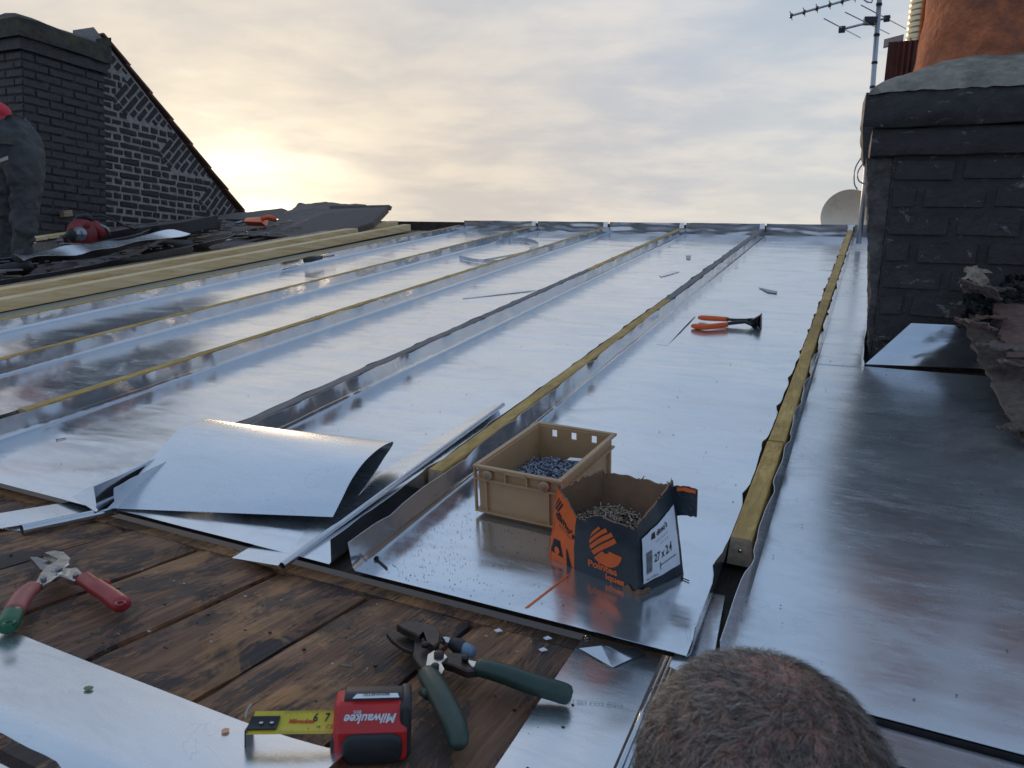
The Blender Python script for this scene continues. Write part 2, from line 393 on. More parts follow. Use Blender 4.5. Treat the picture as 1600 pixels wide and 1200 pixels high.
def text_on(mb, txt, size, fn, m, **k):       # fn maps flat text coordinates to the world
    vs, fs = text_geo(txt, size, **k); mb.add([fn(v.x, v.y) for v in vs], fs, m)
# ================================================================== SETTING
mb = MB(); mb.add([(-900, -900, -9), (900, -900, -9), (900, 900, -9), (-900, 900, -9)], [(0, 1, 2, 3)], MGROUND); mb.build('ground', kind='structure')
RV = 5.74                                      # ridge distance up the slope
DX0, DX1 = -6.55, -0.215                       # level deck extent
# under-surface of the slope (boards) : one sheet, with real boards on the bare part
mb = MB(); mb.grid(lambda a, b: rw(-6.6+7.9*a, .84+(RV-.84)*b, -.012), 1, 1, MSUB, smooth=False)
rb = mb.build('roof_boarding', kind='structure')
mb = MB()
for k, x in enumerate([q*.19 for q in range(17)]):
    b2 = MB(); u = -6.5+x
    if u > -3.45: break
    b2.plate([rw(u, .86, -.004+.004*rnd.random()), rw(u+.183, .86, -.004+.004*rnd.random()), rw(u+.183, RV-.02, -.004), rw(u, RV-.02, -.004)], V(0, 0, -.006), MDECK)
    b2.build('roof_board', rb)
# far slope, house walls
mb = MB(); mb.add([rw(-6.6, RV+.02, -.02), rw(1.3, RV+.02, -.02), (1.3, 11, .6), (-6.6, 11, .6)], [(0, 1, 2, 3)], MFELT); mb.build('roof_far_slope', kind='structure')
hs = thing('terraced_house', 'house under the roof being re-covered in new zinc', 'house', (-2.6, .3, -9))
mb = MB()
mb.add([(-6.6, .24, -9), (-.20, .24, -9), (-.20, .24, .095), (-6.6, .24, .095)], [(0, 1, 2, 3)], MWALL)
mb.add([(-.20, .24, -9), (-.20, .80, -9), (-.20, .80, .095), (-.20, .24, .095)], [(0, 1, 2, 3)], MWALL)
mb.add([(-.20, .80, -9), (1.3, .80, -9), (1.3, .80, .08), (-.20, .80, .08)], [(0, 1, 2, 3)], MWALL)
mb.build('front_wall', hs)
mb = MB(); mb.add([(1.3, .80, -9), (1.3, 11, -9), (1.3, 11, .6), rw(1.3, RV, -.02), rw(1.3, .82, -.02)], [(0, 1, 2, 3, 4)], MWALL); mb.build('side_wall', hs)
mb = MB(); mb.grid(lambda a, b: V(-1.6+1.75*a-0, -.9+1.69*b, -1.25), 1, 1, MTIM2, smooth=False)
sp = mb.build('scaffold_platform', label='worn plank platform below the eaves where the grey haired man stands', cat='scaffold', solid=.04)
# level deck planks
dp = thing('plank_deck', 'old stained brown boards with dark gaps in front of the zinc', 'deck', (-1.2, .6, ZD-.03))
seams = [-.222, -.29, -.4735, -.661, -.848, -1.036, -1.226]
while seams[-1] > -6.5: seams.append(seams[-1]-.187-rnd.uniform(-.006, .006))
for i in range(len(seams)-1):
    x1, x0 = seams[i]-.0045, seams[i+1]+.0045; b2 = MB(); ph = rnd.random()*50
    NX, NY = 8, 26; za = rnd.uniform(-.003, .001)
    def fn(a, b, x0=x0, x1=x1, ph=ph, za=za):
        e = min(a, 1-a); rr = -.004*max(0, 1-e/.06)**2
        ex = (.0025*nz(b*9+ph, 0, a*.5) if e < 1e-6 else 0)
        return V(x0+(x1-x0)*a+ex, .30+(.80-.30)*b, ZD+za+rr+.0015*nz(a*4+ph, b*6, 1)-.002*abs(a-.5))
    b2.grid(fn, NX, NY, MDECK)
    b2.grid(lambda a, b, fn=fn: fn(0, a)+V(0, 0, -.028*b), NY, 1, MDECK, smooth=False)
    b2.grid(lambda a, b, fn=fn: fn(1, a)+V(0, 0, -.028*b), NY, 1, MDECK, smooth=False)
    b2.grid(lambda a, b, fn=fn: fn(a, 0)+V(0, 0, -.028*b), NX, 1, MDECK, smooth=False)
    b2.build('plank', dp)
r2 = random.Random(4)
for i in range(1, 7):
    xm = (seams[i]+seams[i+1])/2
    for Y in (.335, .62):
        for dx in (-.055, .05):
            b2 = MB(); p = V(xm+dx+r2.uniform(-.01, .01), Y+r2.uniform(-.008, .008), ZD+.0008); b2.tube([p-V(0, 0, .002), p+V(0, 0, .0004)], .0024, MSTEELD, 8, smooth=False); b2.build('nail_head', dp)
b2 = MB(); b2.box((( -6.5-.215)/2, .8175, ZD-.028), (6.27, 0, 0), (0, .03, 0), (0, 0, .0275), MDECK); b2.build('cross_board', dp)
for X in (-5.6, -4.1, -2.6, -1.35, -.5):
    pass
b2 = MB()
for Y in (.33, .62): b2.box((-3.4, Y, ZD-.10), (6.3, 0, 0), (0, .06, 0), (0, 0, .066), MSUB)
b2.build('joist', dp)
# ================================================================== ZINC BAYS
BT = [(.0, -.138, -.146), (1, -.727, -.732), (2, -1.292, -1.318), (3, -1.915, -1.925), (4, -2.52, -2.55), (5, -3.17, -3.25)]
def bu(k, v): return BT[k][1] + (BT[k][2]-BT[k][1])*(v-.83)/(RV-.83)
HB, WB, WT = .051, .040, .032                  # batten height, foot and top width
def pan_w(u, v, s=0):
    return .0016*nz(u*1.6+s, v*3.3, s) + .0009*nz(u*5, v*9+s, 2) + .0012*max(0, nz(u*.8+s, v*5.5, 5+s))
def upstand(mbx, uf, v0, v1, side, seed, h=HB-.002, NV=None, flare=.004):
    NV = NV or int((v1-v0)/.022)
    def fn(a, b):
        v = v0+(v1-v0)*b; u = uf(v)
        near = max(0, 1-(v-v0)/.28)
        wv = .0045*nz(v*6.5+seed, seed, 0) + .002*nz(v*17+seed, 3, 0) + near*.008*nz(v*9+seed, 8, 0)
        dent = .0045*max(0, math.sin(v*2*math.pi/.26+seed+2*nz(v*1.3, seed, 0)))**6
        lean = min(flare*a + (wv-dent)*a*a*1.35 + near*.006*a, .001+.0045*a)*-side
        rr = .004
        if a < .12: return rw(u+side*0+ -side*0 + (side*rr*(1-a/.12)), v, rr*(a/.12)**2*.6)
        hh = h + .0022*nz(v*7.5+seed*2, 1, 4) + .001*nz(v*23+seed, 1, 7) + near*.005*nz(v*12, seed, 2)
        return rw(u+lean*1.0, v, hh*a)
    # side=+1 : the upstand rises at the low-u side of its pan and leans toward the batten
    mbx.grid(fn, 7, NV, MZU)
def pan(kl, kr, v0, label, seed, ul=None, ur=None, mat=MZ, fr=None):
    L = (lambda v: bu(kl, v)+WB/2+.003) if ul is None else ul
    Rr = (lambda v: bu(kr, v)-WB/2-.003) if ur is None else ur
    t = thing('zinc_roof_bay', label, 'zinc sheet', rw(L(v0), v0, 0), 'zinc bays laid between the battens')
    m1 = MB(); NV = int((RV-v0)/.04)
    def fn(a, b):
        v = v0+(RV-v0)*b; u = L(v)+.004+(Rr(v)-L(v)-.008)*a
        e = min(a, 1-a)*8; e = min(1, e)
        return rw(u, v, .0015+pan_w(u, v, seed)*e)
    m1.grid(fn, 18, NV, mat); m1.build('pan', t, solid=.0008)
    m2 = MB(); upstand(m2, L, v0, RV, 1, seed+1.3); m2.build('side_upstand', t, solid=.0008)
    m3 = MB(); upstand(m3, Rr, v0, RV, -1, seed+5.7); m3.build('side_upstand', t, solid=.0008)
    m4 = MB()
    def fe(a, b):
        u = L(RV)+(Rr(RV)-L(RV))*a
        wob = .007*nz(u*3.2+seed, b*1.2, 3)*math.sin(b*math.pi)+.0015*nz(u*9, b*2, seed)
        return rw(u, RV+.006*b+wob, .002+.084*b+.003*nz(u*6, 0, seed)*b)
    m4.grid(fe, 40, 8, MZU); m4.build('end_upstand', t, solid=.0008)
    m5 = MB(); cxu = Rr(RV)+.02
    m5.box(rw(cxu, RV-.012, .040), (.036, 0, 0), (0, .03, .006), (0, 0, .048), MZ2, .9); m5.build('end_tab', t)
    return t
pan(1, 0, .832, 'wide zinc bay carrying the beige crate and the cardboard nail box', 3.1)
pan(2, 1, .832, 'zinc bay with the curled loose sheet lying over its lower end', 11.7)
pan(3, 2, .822, 'zinc bay with curled metal offcuts at its upper end', 17.3)
pan(4, 3, .822, 'zinc bay with curved zinc shavings beneath the fourth wooden batten', 23.9)
pan(5, 4, .822, 'narrowest looking zinc bay beside the pale stacked timbers', 31.2)
# right strip, beside the chimney
def rstrip():
    t = thing('zinc_gutter_bay', 'zinc sheet running from the rightmost batten past the dark chimney', 'zinc sheet', rw(-.1, .81, 0), 'zinc bays laid between the battens')
    L = lambda v: bu(0, v)+WB/2+.003
    def Rf(v):
        if v < 2.34: return .98
        k = min(1, (v-2.34)/.05)
        return .98+(.012-.98)*k + .006*nz(v*4, 2, 2)
    m1 = MB(); vs = [.812+(2.34-.812)*j/44 for j in range(45)]
    def f1(a, b):
        v = .812+(2.350-.812)*b; u = L(v)+.004+(.98-L(v)-.004)*a
        return rw(u, v, .0003+pan_w(u, v, 41)*min(1, a*20))
    m1.grid(f1, 40, 44, MZR)
    def f2(a, b):
        v = 2.335+(RV-2.335)*b; u = L(v)+.004+(.015+.004*nz(v*3, 0, 0)-L(v)-.004)*a
        return rw(u, v, .0015+pan_w(u, v, 41)*min(1, a*6)*min(1, (1-a)*6))
    m1.grid(f2, 10, 84, MZR)
    m1.build('pan', t, solid=.0008)
    m2 = MB(); upstand(m2, L, .812, RV, 1, 46.2, flare=.002); m2.build('side_upstand', t, solid=.0008)
    m3 = MB()
    def f3(a, b):                              # curled free edge beside the chimney
        v = 2.36+(RV-2.36)*b
        out = .010*nz(v*4.5, 0, 9)-.006
        return rw(.015+.004*nz(v*3, 0, 0)+out*a*a, v, .0015+a*(.022+.008*nz(v*5, 1, 1)))
    m3.grid(f3, 5, 120, MZU); m3.build('side_upstand', t, solid=.0008)
    m4 = MB(); m4.grid(lambda a, b: rw(L(RV)+(1.2-L(RV))*a, RV+.006*b+.006*nz(a*9, b, 3), .002+.084*b), 40, 5, MZU); m4.build('end_upstand', t, solid=.0008)
rstrip()
# ridge board behind the upstands
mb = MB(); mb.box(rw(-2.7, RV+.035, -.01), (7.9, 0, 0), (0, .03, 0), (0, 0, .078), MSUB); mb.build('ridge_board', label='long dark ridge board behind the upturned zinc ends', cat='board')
# battens
blab = ['yellow wooden batten nearest the dark chimney, its sawn end showing a nail', 'yellow batten to the left of the beige crate, ending in raw wood',
        'greyed batten rising behind the curled zinc sheet', 'brown wooden batten third to the left of the crate', 'thin yellow batten second from the pale timbers', 'yellow batten next to the pale timbers']
starts = [1.083, 1.128, 1.16, 1.06, 1.2, 1.2]
cuts = [[1.52, 2.2, 3.3, 4.4], [2.15, 2.95, 4.1], [2.4, 3.6, 4.7], [2.6, 4.1], [2.8, 4.2], [3.1, 4.6]]
for k in range(6):
    t = thing('roof_batten', blab[k], 'batten', rw(bu(k, starts[k]), starts[k], 0), 'wooden battens between the zinc bays')
    cs = [starts[k]]+cuts[k]+[RV-.03]
    for i in range(len(cs)-1):
        m = MBAT
        if (k == 2 and i < 2) or (k == 1 and i >= 2): m = MBAT2
        b2 = MB(); v0, v1 = cs[i]+.0015, cs[i+1]-.0015; off = rnd.uniform(-.0015, .0015); dz = rnd.uniform(-.001, .002); N = max(3, int((v1-v0)/.05))
        sec = [(-WB/2, .002), (WB/2, .002), (WT/2, HB-.002), (WT/2-.002, HB), (-WT/2+.002, HB), (-WT/2, HB-.002)]
        vs = []; fs = []
        for j in range(N+1):
            v = v0+(v1-v0)*j/N
            for si, (a, h) in enumerate(sec): vs.append(rw(bu(k, v)+off+a+.0005*nz(v*5+k, si, 0), v, h+dz+(.001*nz(v*9, si, k) if h > .01 else 0)))
        n = len(sec)
        for j in range(N):
            for q in range(n): fs.append((j*n+q, j*n+(q+1) % n, (j+1)*n+(q+1) % n, (j+1)*n+q))
        b2.add(vs, fs, m); b2.add(vs[:n], [tuple(range(n))[::-1]], MEND if i == 0 else m); b2.add(vs[-n:], [tuple(range(n))], m)
        b2.build('batten_length', t, fix=True)
    if k == 0:
        b2 = MB(); c = rw(bu(0, 1.083), 1.079, .030); b2.tube([c, c+V(0, .006, .001)], .0028, MCHROME, 10); b2.build('nail_head', t)
# dark boards seen in the gap below the batten ends come from roof_boarding; loose sheet in the gap
mb = MB()
q = [dk(1046, 1042, .012), dk(1108, 1072, .012), atw(1133, 932, -.006), atw(1097, 925, -.006)]
mb.grid(lambda a, b: (q[0]*(1-a)+q[1]*a)*(1-b)+(q[3]*(1-a)+q[2]*a)*b + V(0, 0, .004*math.sin(b*3)), 6, 10, MZ2)
mb.build('zinc_offcut', label='bluish zinc strip in the gap below the rightmost batten', cat='zinc offcut', solid=.0008)
# ================================================================== EAVES FLASHINGS
# left: wide eaves flashing with rolled front edge
t = thing('eaves_flashing', 'pale zinc eaves flashing with rounded front edge at the lower left', 'flashing', V(-1.0, .35, ZD))
mb = MB()
def ef(a, b):
    x = -2.6+(2.17)*a
    y = .452-.005*a - .155*b; zz = ZD+.004+.006*nz(x*3, b, 0)*.4
    if b > .72:
        k = (b-.72)/.28; zz -= .035*k*k; 
    lift = max(0, (x+.585)/.15) if x > -.585 else 0
    return V(x, y, zz+.010*lift*lift*(1-b*.5))
mb.grid(ef, 60, 18, MZ2); mb.build('flashing_sheet', t, solid=.001)
mb = MB(); mb.tube([V(-2.6+2.17*i/12, .293-.005*i/12, ZD-.038) for i in range(13)], .010, MZU, 12); mb.build('rolled_bead', t)
mb = MB(); mb.box((-1.5, .262, ZD-.115), (2.6, 0, 0), (0, .03, 0), (0, 0, .07), MTIM2); mb.build('eaves_board', label='worn wooden board below the rounded zinc edge at lower left', cat='board')
# paper-thin pale torn edge behind the flashing
mb = MB(); mb.plate([V(-1.24, .462, ZD+.003), V(-1.24, .44, ZD+.003), V(-1.09, .437, ZD+.003), V(-1.092, .452, ZD+.004), V(-1.15, .459, ZD+.004)][::-1], (0, 0, -.0015), MWPL); mb.build('torn_strip', label='torn pale strip sticking out behind the lower left flashing', cat='strip')
# flat long strip right of the deck planks
t = thing('zinc_strip', 'long flat zinc strip running off the deck beside the bare heads man', 'zinc strip', dk(900, 1090, .002))
t['label'] = 'long flat zinc strip under the end of the green snips handle'
cA, cB, cC, cD = dk(922, 979, .003), dk(1036, 1022, .003), dk(952, 1215, .003), dk(764, 1215, .003)
mb = MB(); mb.grid(lambda a, b: (cD*(1-a)+cC*a)*(1-b)+(cA*(1-a)+cB*a)*b + V(0, 0, .0015*nz(a*3, b*4, 0)), 10, 16, MZ2); mb.build('strip_face', t, solid=.001)
for k in range(3):
    mb = MB(); o_ = .006+.005*k
    mb.tube([cB+V(o_, 0, -.003*k+.001), (cB+cC)/2+V(o_, 0, -.003*k+.002), cC+V(o_, 0, -.003*k+.001)], .0028, MZU, 8); mb.build('folded_edge', t)
mb = MB(); f_ = lambda x, y, s: mb
O_ = cD+(cC-cD)*.18+(cA-cD)*.40; ex = ((cC-cD).normalized()*.985+(cA-cD).normalized()*-.10).normalized(); ey = V(0, 0, 1).cross(ex)
b2 = MB(); text_on(b2, '\u00ae EP1.007 CO2-ZN12', .0085, lambda x, y: O_+ex*x+ey*y+V(0, 0, .0022), MGREYI, align='LEFT'); b2.build('lettering', t)
b2 = MB(); c = dk(918, 997, .004); b2.tube([c, c+V(0, 0, .003)], .004, MSTEEL, 10); b2.tube([c+V(0, 0, .003), c+V(0, 0, .0036)], .0022, MSTEELD, 8); b2.build('rivet', t)
# folded corner triangle
mb = MB()
tri = [dk(905, 1013, .006), dk(957, 1043, .005), dk(1018, 1015, .010), dk(940, 1009, .014)]
mb.add(tri+[p+V(0, 0, -.001) for p in tri], [(0, 1, 2, 3), (4, 5, 6, 7)], MZU); mb.add([dk(957, 1043, .005), dk(1018, 1015, .010), dk(1006, 1022, .003), dk(962, 1041, .003)], [(0, 1, 2, 3)], MZO)
mb.build('zinc_scrap', label='small folded triangular zinc scrap on the long flat strip', cat='zinc scrap')
# strip below the right bay
t = thing('eaves_flashing', 'blue reflecting zinc ledge below the front edge at lower right', 'flashing', V(.4, .75, .1))
mb = MB(); mb.grid(lambda a, b: V(-.16+1.6*a, .728+.064*b, .1405+.004*b+.001*nz(a*6, b, 0)), 30, 4, MZ2); mb.build('flashing_sheet', t, solid=.001)
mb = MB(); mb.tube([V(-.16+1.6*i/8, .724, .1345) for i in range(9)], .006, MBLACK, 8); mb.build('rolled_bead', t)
mb = MB(); mb.box((.64, .808, .09), (1.6, 0, 0), (0, .012, 0), (0, 0, .0585), MRUB); mb.build('shadow_gap_strip', label='dark strip standing in for the shaded gap under the right zinc sheet front', cat='board')  # added dark strip standing in for the shade below the sheet front
# ================================================================== LOOSE SHEETS
# curled sheet
t = thing('curled_zinc_sheet', 'large loose zinc sheet folded back on itself beside the batten', 'zinc sheet', atw(350, 760, .01))
rp = [(520, 808, .020), (533, 782, .040), (549, 750, .058), (569, 722, .069), (592, 701, .070), (608, 692, .063), (615, 691, .052), (611, 700, .036), (600, 716, .020), (585, 740, .008), (560, 775, .004), (538, 806, .003)]
lp = [(168, 794, .004), (196, 766, .022), (222, 735, .040), (250, 702, .056), (276, 675, .066), (296, 661, .068), (322, 656, .062), (345, 658, .045), (352, 668, .026), (340, 688, .010), (300, 730, .004), (262, 770, .003)]
def cr(pts, tt):
    n = len(pts)-1; x = tt*n; i = min(n-1, int(x)); f = x-i
    p = [pts[max(0, i-1)], pts[i], pts[i+1], pts[min(n, i+2)]]
    return .5*((2*p[1])+(-p[0]+p[2])*f+(2*p[0]-5*p[1]+4*p[2]-p[3])*f*f+(-p[0]+3*p[1]-3*p[2]+p[3])*f**3)
RP = [atw(*p) for p in rp]; LP = [atw(*p) for p in lp]
mb = MB(); mb.grid(lambda a, b: cr(LP, b)*(1-a)+cr(RP, b)*a, 24, 60, MZ2); mb.build('folded_sheet', t, solid=.0008)
# bead strips
def bead_strip(name, label, quad, bead, r=.006):
    t = thing(name, label, 'zinc strip', quad[0], 'zinc strips with a rolled bead')
    mb = MB(); mb.grid(lambda a, b: (quad[0]*(1-a)+quad[1]*a)*(1-b)+(quad[3]*(1-a)+quad[2]*a)*b, 6, 20, MZ2); mb.build('strip_face', t, solid=.0008)
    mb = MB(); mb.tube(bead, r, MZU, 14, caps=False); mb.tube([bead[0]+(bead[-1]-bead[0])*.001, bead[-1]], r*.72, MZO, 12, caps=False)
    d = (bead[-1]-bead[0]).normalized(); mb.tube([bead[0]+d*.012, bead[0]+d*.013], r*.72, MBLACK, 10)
    mb.build('rolled_bead', t)
bead_strip('bead_strip', 'long zinc strip with rolled bead leaning along the batten', [atw(362, 872, -.003), atw(434, 884, .002), atw(783, 634, .018), atw(776, 631, .006)],
           [atw(441, 884, .004)+(atw(786, 632, .026)-atw(441, 884, .004))*i/6 for i in range(7)])
bead_strip('bead_strip', 'short zinc strip with rolled bead on the bare planks at left', [dk(-60, 812, .012), dk(-12, 828, .004), dk(178, 796, .010), dk(158, 776, .014)],
           [dk(34, 828, .009)+(dk(182, 797, .012)-dk(34, 828, .009))*i/4 for i in range(5)], .0095)
mb = MB(); q = [dk(-60, 800, .010), dk(-60, 826, .004), dk(34, 826, .003), dk(20, 800, .012)]
mb.grid(lambda a, b: (q[1]*(1-a)+q[2]*a)*(1-b)+(q[0]*(1-a)+q[3]*a)*b+V(0, 0, .004*math.sin(a*5)), 12, 4, MZ2); mb.build('zinc_offcut', label='crinkled end of pale zinc at the left edge on planks', cat='zinc offcut', solid=.0008)
mb = MB(); q = [atw(112, 776, .002), atw(150, 800, .002), atw(372, 672, .004), atw(350, 662, .03)]
mb.grid(lambda a, b: (q[0]*(1-a)+q[1]*a)*(1-b)+(q[3]*(1-a)+q[2]*a)*b+V(0, 0, .003*math.sin(b*9)), 5, 20, MZU); mb.build('zinc_offcut', label='shiny zinc angle between bays partly under the curled sheet', cat='zinc offcut', solid=.0008)
mb = MB(); q = [atw(1026, 538, .002), atw(1043, 540, .002), atw(1088, 492, .006), atw(1072, 490, .003)]
mb.grid(lambda a, b: (q[0]*(1-a)+q[1]*a)*(1-b)+(q[3]*(1-a)+q[2]*a)*b+V(0, 0, .002*math.sin(b*3)), 4, 10, MZ2); mb.build('zinc_offcut', label='narrow zinc offcut next to the orange handled seaming pliers', cat='zinc offcut', solid=.001)
# curved shavings up the slope
def ribbon(pts, wdt, name, label, lay=.0, m=MZ2):
    mb = MB(); Q = [atw(*p) for p in pts]
    def fn(a, b):
        p = cr(Q, b); return p+rw(0, 0, 1)*(0)+V(0, -SN, CS)*wdt*a
    mb.grid(fn, 1, 30, m); mb.build(name, label=label, cat='zinc offcut', group='thin zinc offcuts scattered on the bays', solid=.0008)
ribbon([(718, 404, .003), (745, 410, .003), (790, 411, .003), (812, 405, .004)], .022, 'zinc_ribbon', 'curved zinc ribbon lying above another near the batten')
ribbon([(757, 408, .02), (790, 402, .02), (830, 394, .01)], .012, 'zinc_ribbon', 'straighter zinc ribbon crossing the far bay by the batten')
ribbon([(775, 384, .003), (790, 378, .003), (822, 378, .003), (842, 386, .004), (828, 394, .003)], .03, 'zinc_ribbon', 'looped zinc ribbon high up under the ridge')
for (pts, lab) in [([(723, 466), (735, 458), (838, 453), (735, 465)], 'long sliver of zinc lying across a bay halfway up'), ([(1030, 430), (1052, 422), (1062, 424), (1034, 432)], 'small pale zinc offcut near the ridge'),
                   ([(1186, 449), (1215, 455), (1214, 458), (1200, 456)], 'small dark zinc sliver on the rightmost main bay'), ([(1072, 399), (1080, 399), (1079, 405), (1073, 405)], 'tiny dark zinc clip close to the ridge')]:
    mb = MB(); mb.plate([atw(x, y, .006) for x, y in pts][::-1], V(0, 0, -.003), MZO if 'dark' in lab else MZ2); mb.build('zinc_sliver', label=lab, cat='zinc offcut', group='thin zinc offcuts scattered on the bays', fix=True)
# ================================================================== CHIMNEYS (bricks one by one)
def brick_mesh(L, D, Hh, seed, m, rough=.003, name='brick'):
    r_ = random.Random(seed); bm = bmesh.new(); bmesh.ops.create_cube(bm, size=1)
    for v in bm.verts: v.co = V(v.co.x*L, v.co.y*D, v.co.z*Hh)
    bmesh.ops.bevel(bm, geom=bm.edges[:], offset=min(Hh, L)*.13, segments=2, affect='EDGES')
    for v in bm.verts: v.co += V(r_.uniform(-1, 1), r_.uniform(-1, 1), r_.uniform(-1, 1))*rough
    me = bpy.data.meshes.new(name); bm.to_mesh(me); bm.free(); me.materials.append(m)
    for p in me.polygons: p.use_smooth = False
    return me
def put_mesh(me, parent, p, x=V(1, 0, 0), zdir=V(0, 0, 1), name='brick'):
    o = link(bpy.data.objects.new(name, me)); o.parent = parent
    y = zdir.cross(x).normalized(); zz = x.cross(y).normalized()
    mt = Matrix(((x.x, y.x, zz.x, 0), (x.y, y.y, zz.y, 0), (x.z, y.z, zz.z, 0), (0, 0, 0, 1)))
    mt.translation = Vector(p)-worldloc(parent); o.matrix_local = mt
    return o
# right chimney
YF = 2.405
ch = thing('chimney_stack', 'close black painted brick chimney with terracotta pot on the right', 'chimney', (.4, YF+.3, .42))
XL = .026; CHW = .92; CHD = .62; crs = .0795; zt0 = 1.063
mb = MB(); mb.box((XL+CHW/2, YF+CHD/2+.0, .38), (CHW-.011, 0, 0), (0, CHD-.011, 0), (0, 0, .87), MBR); mb.build('mortar_core', ch)
bset = {}
def bm_get(L, m, s, D=.10, Hh=.072, rough=.0028):
    k = (round(L, 3), m.name, s, D, Hh)
    if k not in bset: bset[k] = brick_mesh(L, D, Hh, hash(k[2]) + int(L*1000), m, rough)
    return bset[k]
zc = zt0-crs/2; row = 0
while zc > .38:
    x = XL; alt = row % 2; first = True
    while x < XL+CHW-.02:
        L = .085 if (first and alt) else .178
        if x+L > XL+CHW: L = XL+CHW-x
        put_mesh(bm_get(round(L-.010, 3), MBR, rnd.randint(0, 3)), ch, (x+L/2, YF+.05+rnd.uniform(-.002, .002), zc+rnd.uniform(-.0015, .0015)))
        x += L; first = False
    y = YF+.10; first = True
    while y < YF+CHD-.02:                       # left side face
        L = .085 if (first and not alt) else .178
        L = min(L, YF+CHD-y)
        put_mesh(bm_get(round(L-.010, 3), MBR, rnd.randint(0, 3)), ch, (XL+.05, y+L/2, zc), x=V(0, 1, 0))
        y += L; first = False
    zc -= crs; row += 1
# corbelled courses and rendered cap : separate uneven slabs
def rough_slab(x0, x1, y0, y1, z0, z1, m, seed, amp=.006, nx=44, nzz=6):
    b2 = MB()
    def fr(a, b):
        x = x0+(x1-x0)*a; zz = z0+(z1-z0)*b
        e = min(1, min(b, 1-b)*5)
        return V(x, y0-amp*e+amp*1.6*nz(x*9+seed, zz*14, seed)*e+amp*.7*nz(x*30, zz*40, seed), zz+amp*.8*nz(x*8, seed, b*3))
    b2.grid(fr, nx, nzz, m)
    def fl(a, b):
        y = y1+(y0-y1)*a; zz = z0+(z1-z0)*b; e = min(1, min(b, 1-b)*5)
        q = V(x0-amp*e+amp*1.6*nz(y*9+seed, zz*14, seed)*e, y, zz+amp*.8*nz(x0*8, seed, b*3))
        if a > .999: q = fr(0, b)
        return q
    b2.grid(fl, 14, nzz, m)
    b2.grid(lambda a, b: V(x0+(x1-x0)*a, y0+(y1-y0)*b, z1+(amp*.8*nz((x0+(x1-x0)*a)*8, seed, 3) if b == 0 else 0)), nx, 1, m)
    b2.grid(lambda a, b: V(x0+(x1-x0)*a, y1+(y0-y1)*b, z0+(amp*.8*nz((x0+(x1-x0)*a)*8, seed, 0) if b == 1 else 0)), nx, 1, m)
    return b2
x2 = XL+CHW
rough_slab(XL-.060, x2+.02, YF-.010, YF+CHD+.02, zt0+.002, zt0+.078, MBR, 3.).build('corbel_course', ch)
rough_slab(XL-.088, x2+.05, YF-.024, YF+CHD+.05, zt0+.080, zt0+.182, MBR, 8., amp=.009).build('cap_course', ch)
mb = MB()
zc0 = zt0+.183
def fl(a, b):
    x = XL-.084+(CHW+.13)*a; y = YF-.030+(CHD+.1)*b
    d1 = max(0, 1-((x-(XL+.24))**2/.20**2+(y-(YF+.30))**2/.26**2)**.5*.42)
    e = min(a, 1-a, b*1., (1-b))
    hh = .135*min(1, e*4.0)**.75
    return V(x, y, zc0+hh+.007*nz(x*12, y*12, 0)+.004*nz(x*40, y*40, 0)+ (.002 if e > 0 else -.006))
mb.grid(fl, 60, 44, MCEM); mb.build('cement_flaunching', ch)
MRR = simple('rough_render', (.085, .075, .070), .9, var=.5, scale=30, bstr=1., bdist=.012, dirt=((.03, .03, .035), .8))
def rside(a, b):
    zz = .44+(zt0-.44)*b; xo = (-.066*b**1.4-.004)+.009*nz(a*9, zz*16, 3)+.005*nz(a*30, zz*45, 1)
    return V(XL+xo if a > 0 else XL+.004, YF+.012+.60*max(0, a-.06)+(.010*nz(zz*20, 0, 0) if a < .1 else 0), zz)
b2 = MB(); b2.grid(rside, 30, 50, MRR, smooth=False); b2.build('rough_side_render', ch)
# terracotta pot
pc = V(.262, YF+.33, zc0+.05)
def lathe(prof, c, m, n=40, rough=0., lean=V(0, 0, 0), ribs=0):
    b2 = MB(); k = len(prof)-1
    def fn(a, b):
        i = min(k-1, int(b*k)); f = b*k-i; r = prof[i][0]*(1-f)+prof[i+1][0]*f; zz = prof[i][1]*(1-f)+prof[i+1][1]*f
        an = 2*math.pi*a; rr = r+rough*nz(math.cos(an)*3, math.sin(an)*3, zz*14)+(ribs*math.cos(an*28) if ribs else 0)
        return c+V(math.cos(an)*rr, math.sin(an)*rr, zz)+lean*zz
    b2.grid(fn, n, k*3, m); return b2
pot = lathe([(.225, -.03), (.215, .02), (.205, .07), (.198, .12), (.192, .18), (.186, .25), (.182, .40), (.178, .74), (.195, .76), (.195, .82), (.165, .82), (.155, .1)], pc, MTER, 56, .006)
pot.build('chimney_pot', ch, fix=True)
lathe([(.20, -.03), (.19, .08), (.18, .30), (.178, .70), (.192, .74), (.192, .78), (.16, .78), (.15, .1)], V(.70, YF+.33, zc0+.05), MTER, 40, .006).build('chimney_pot', ch, fix=True)  # second pot, out of view, added to brown the reflection in the zinc
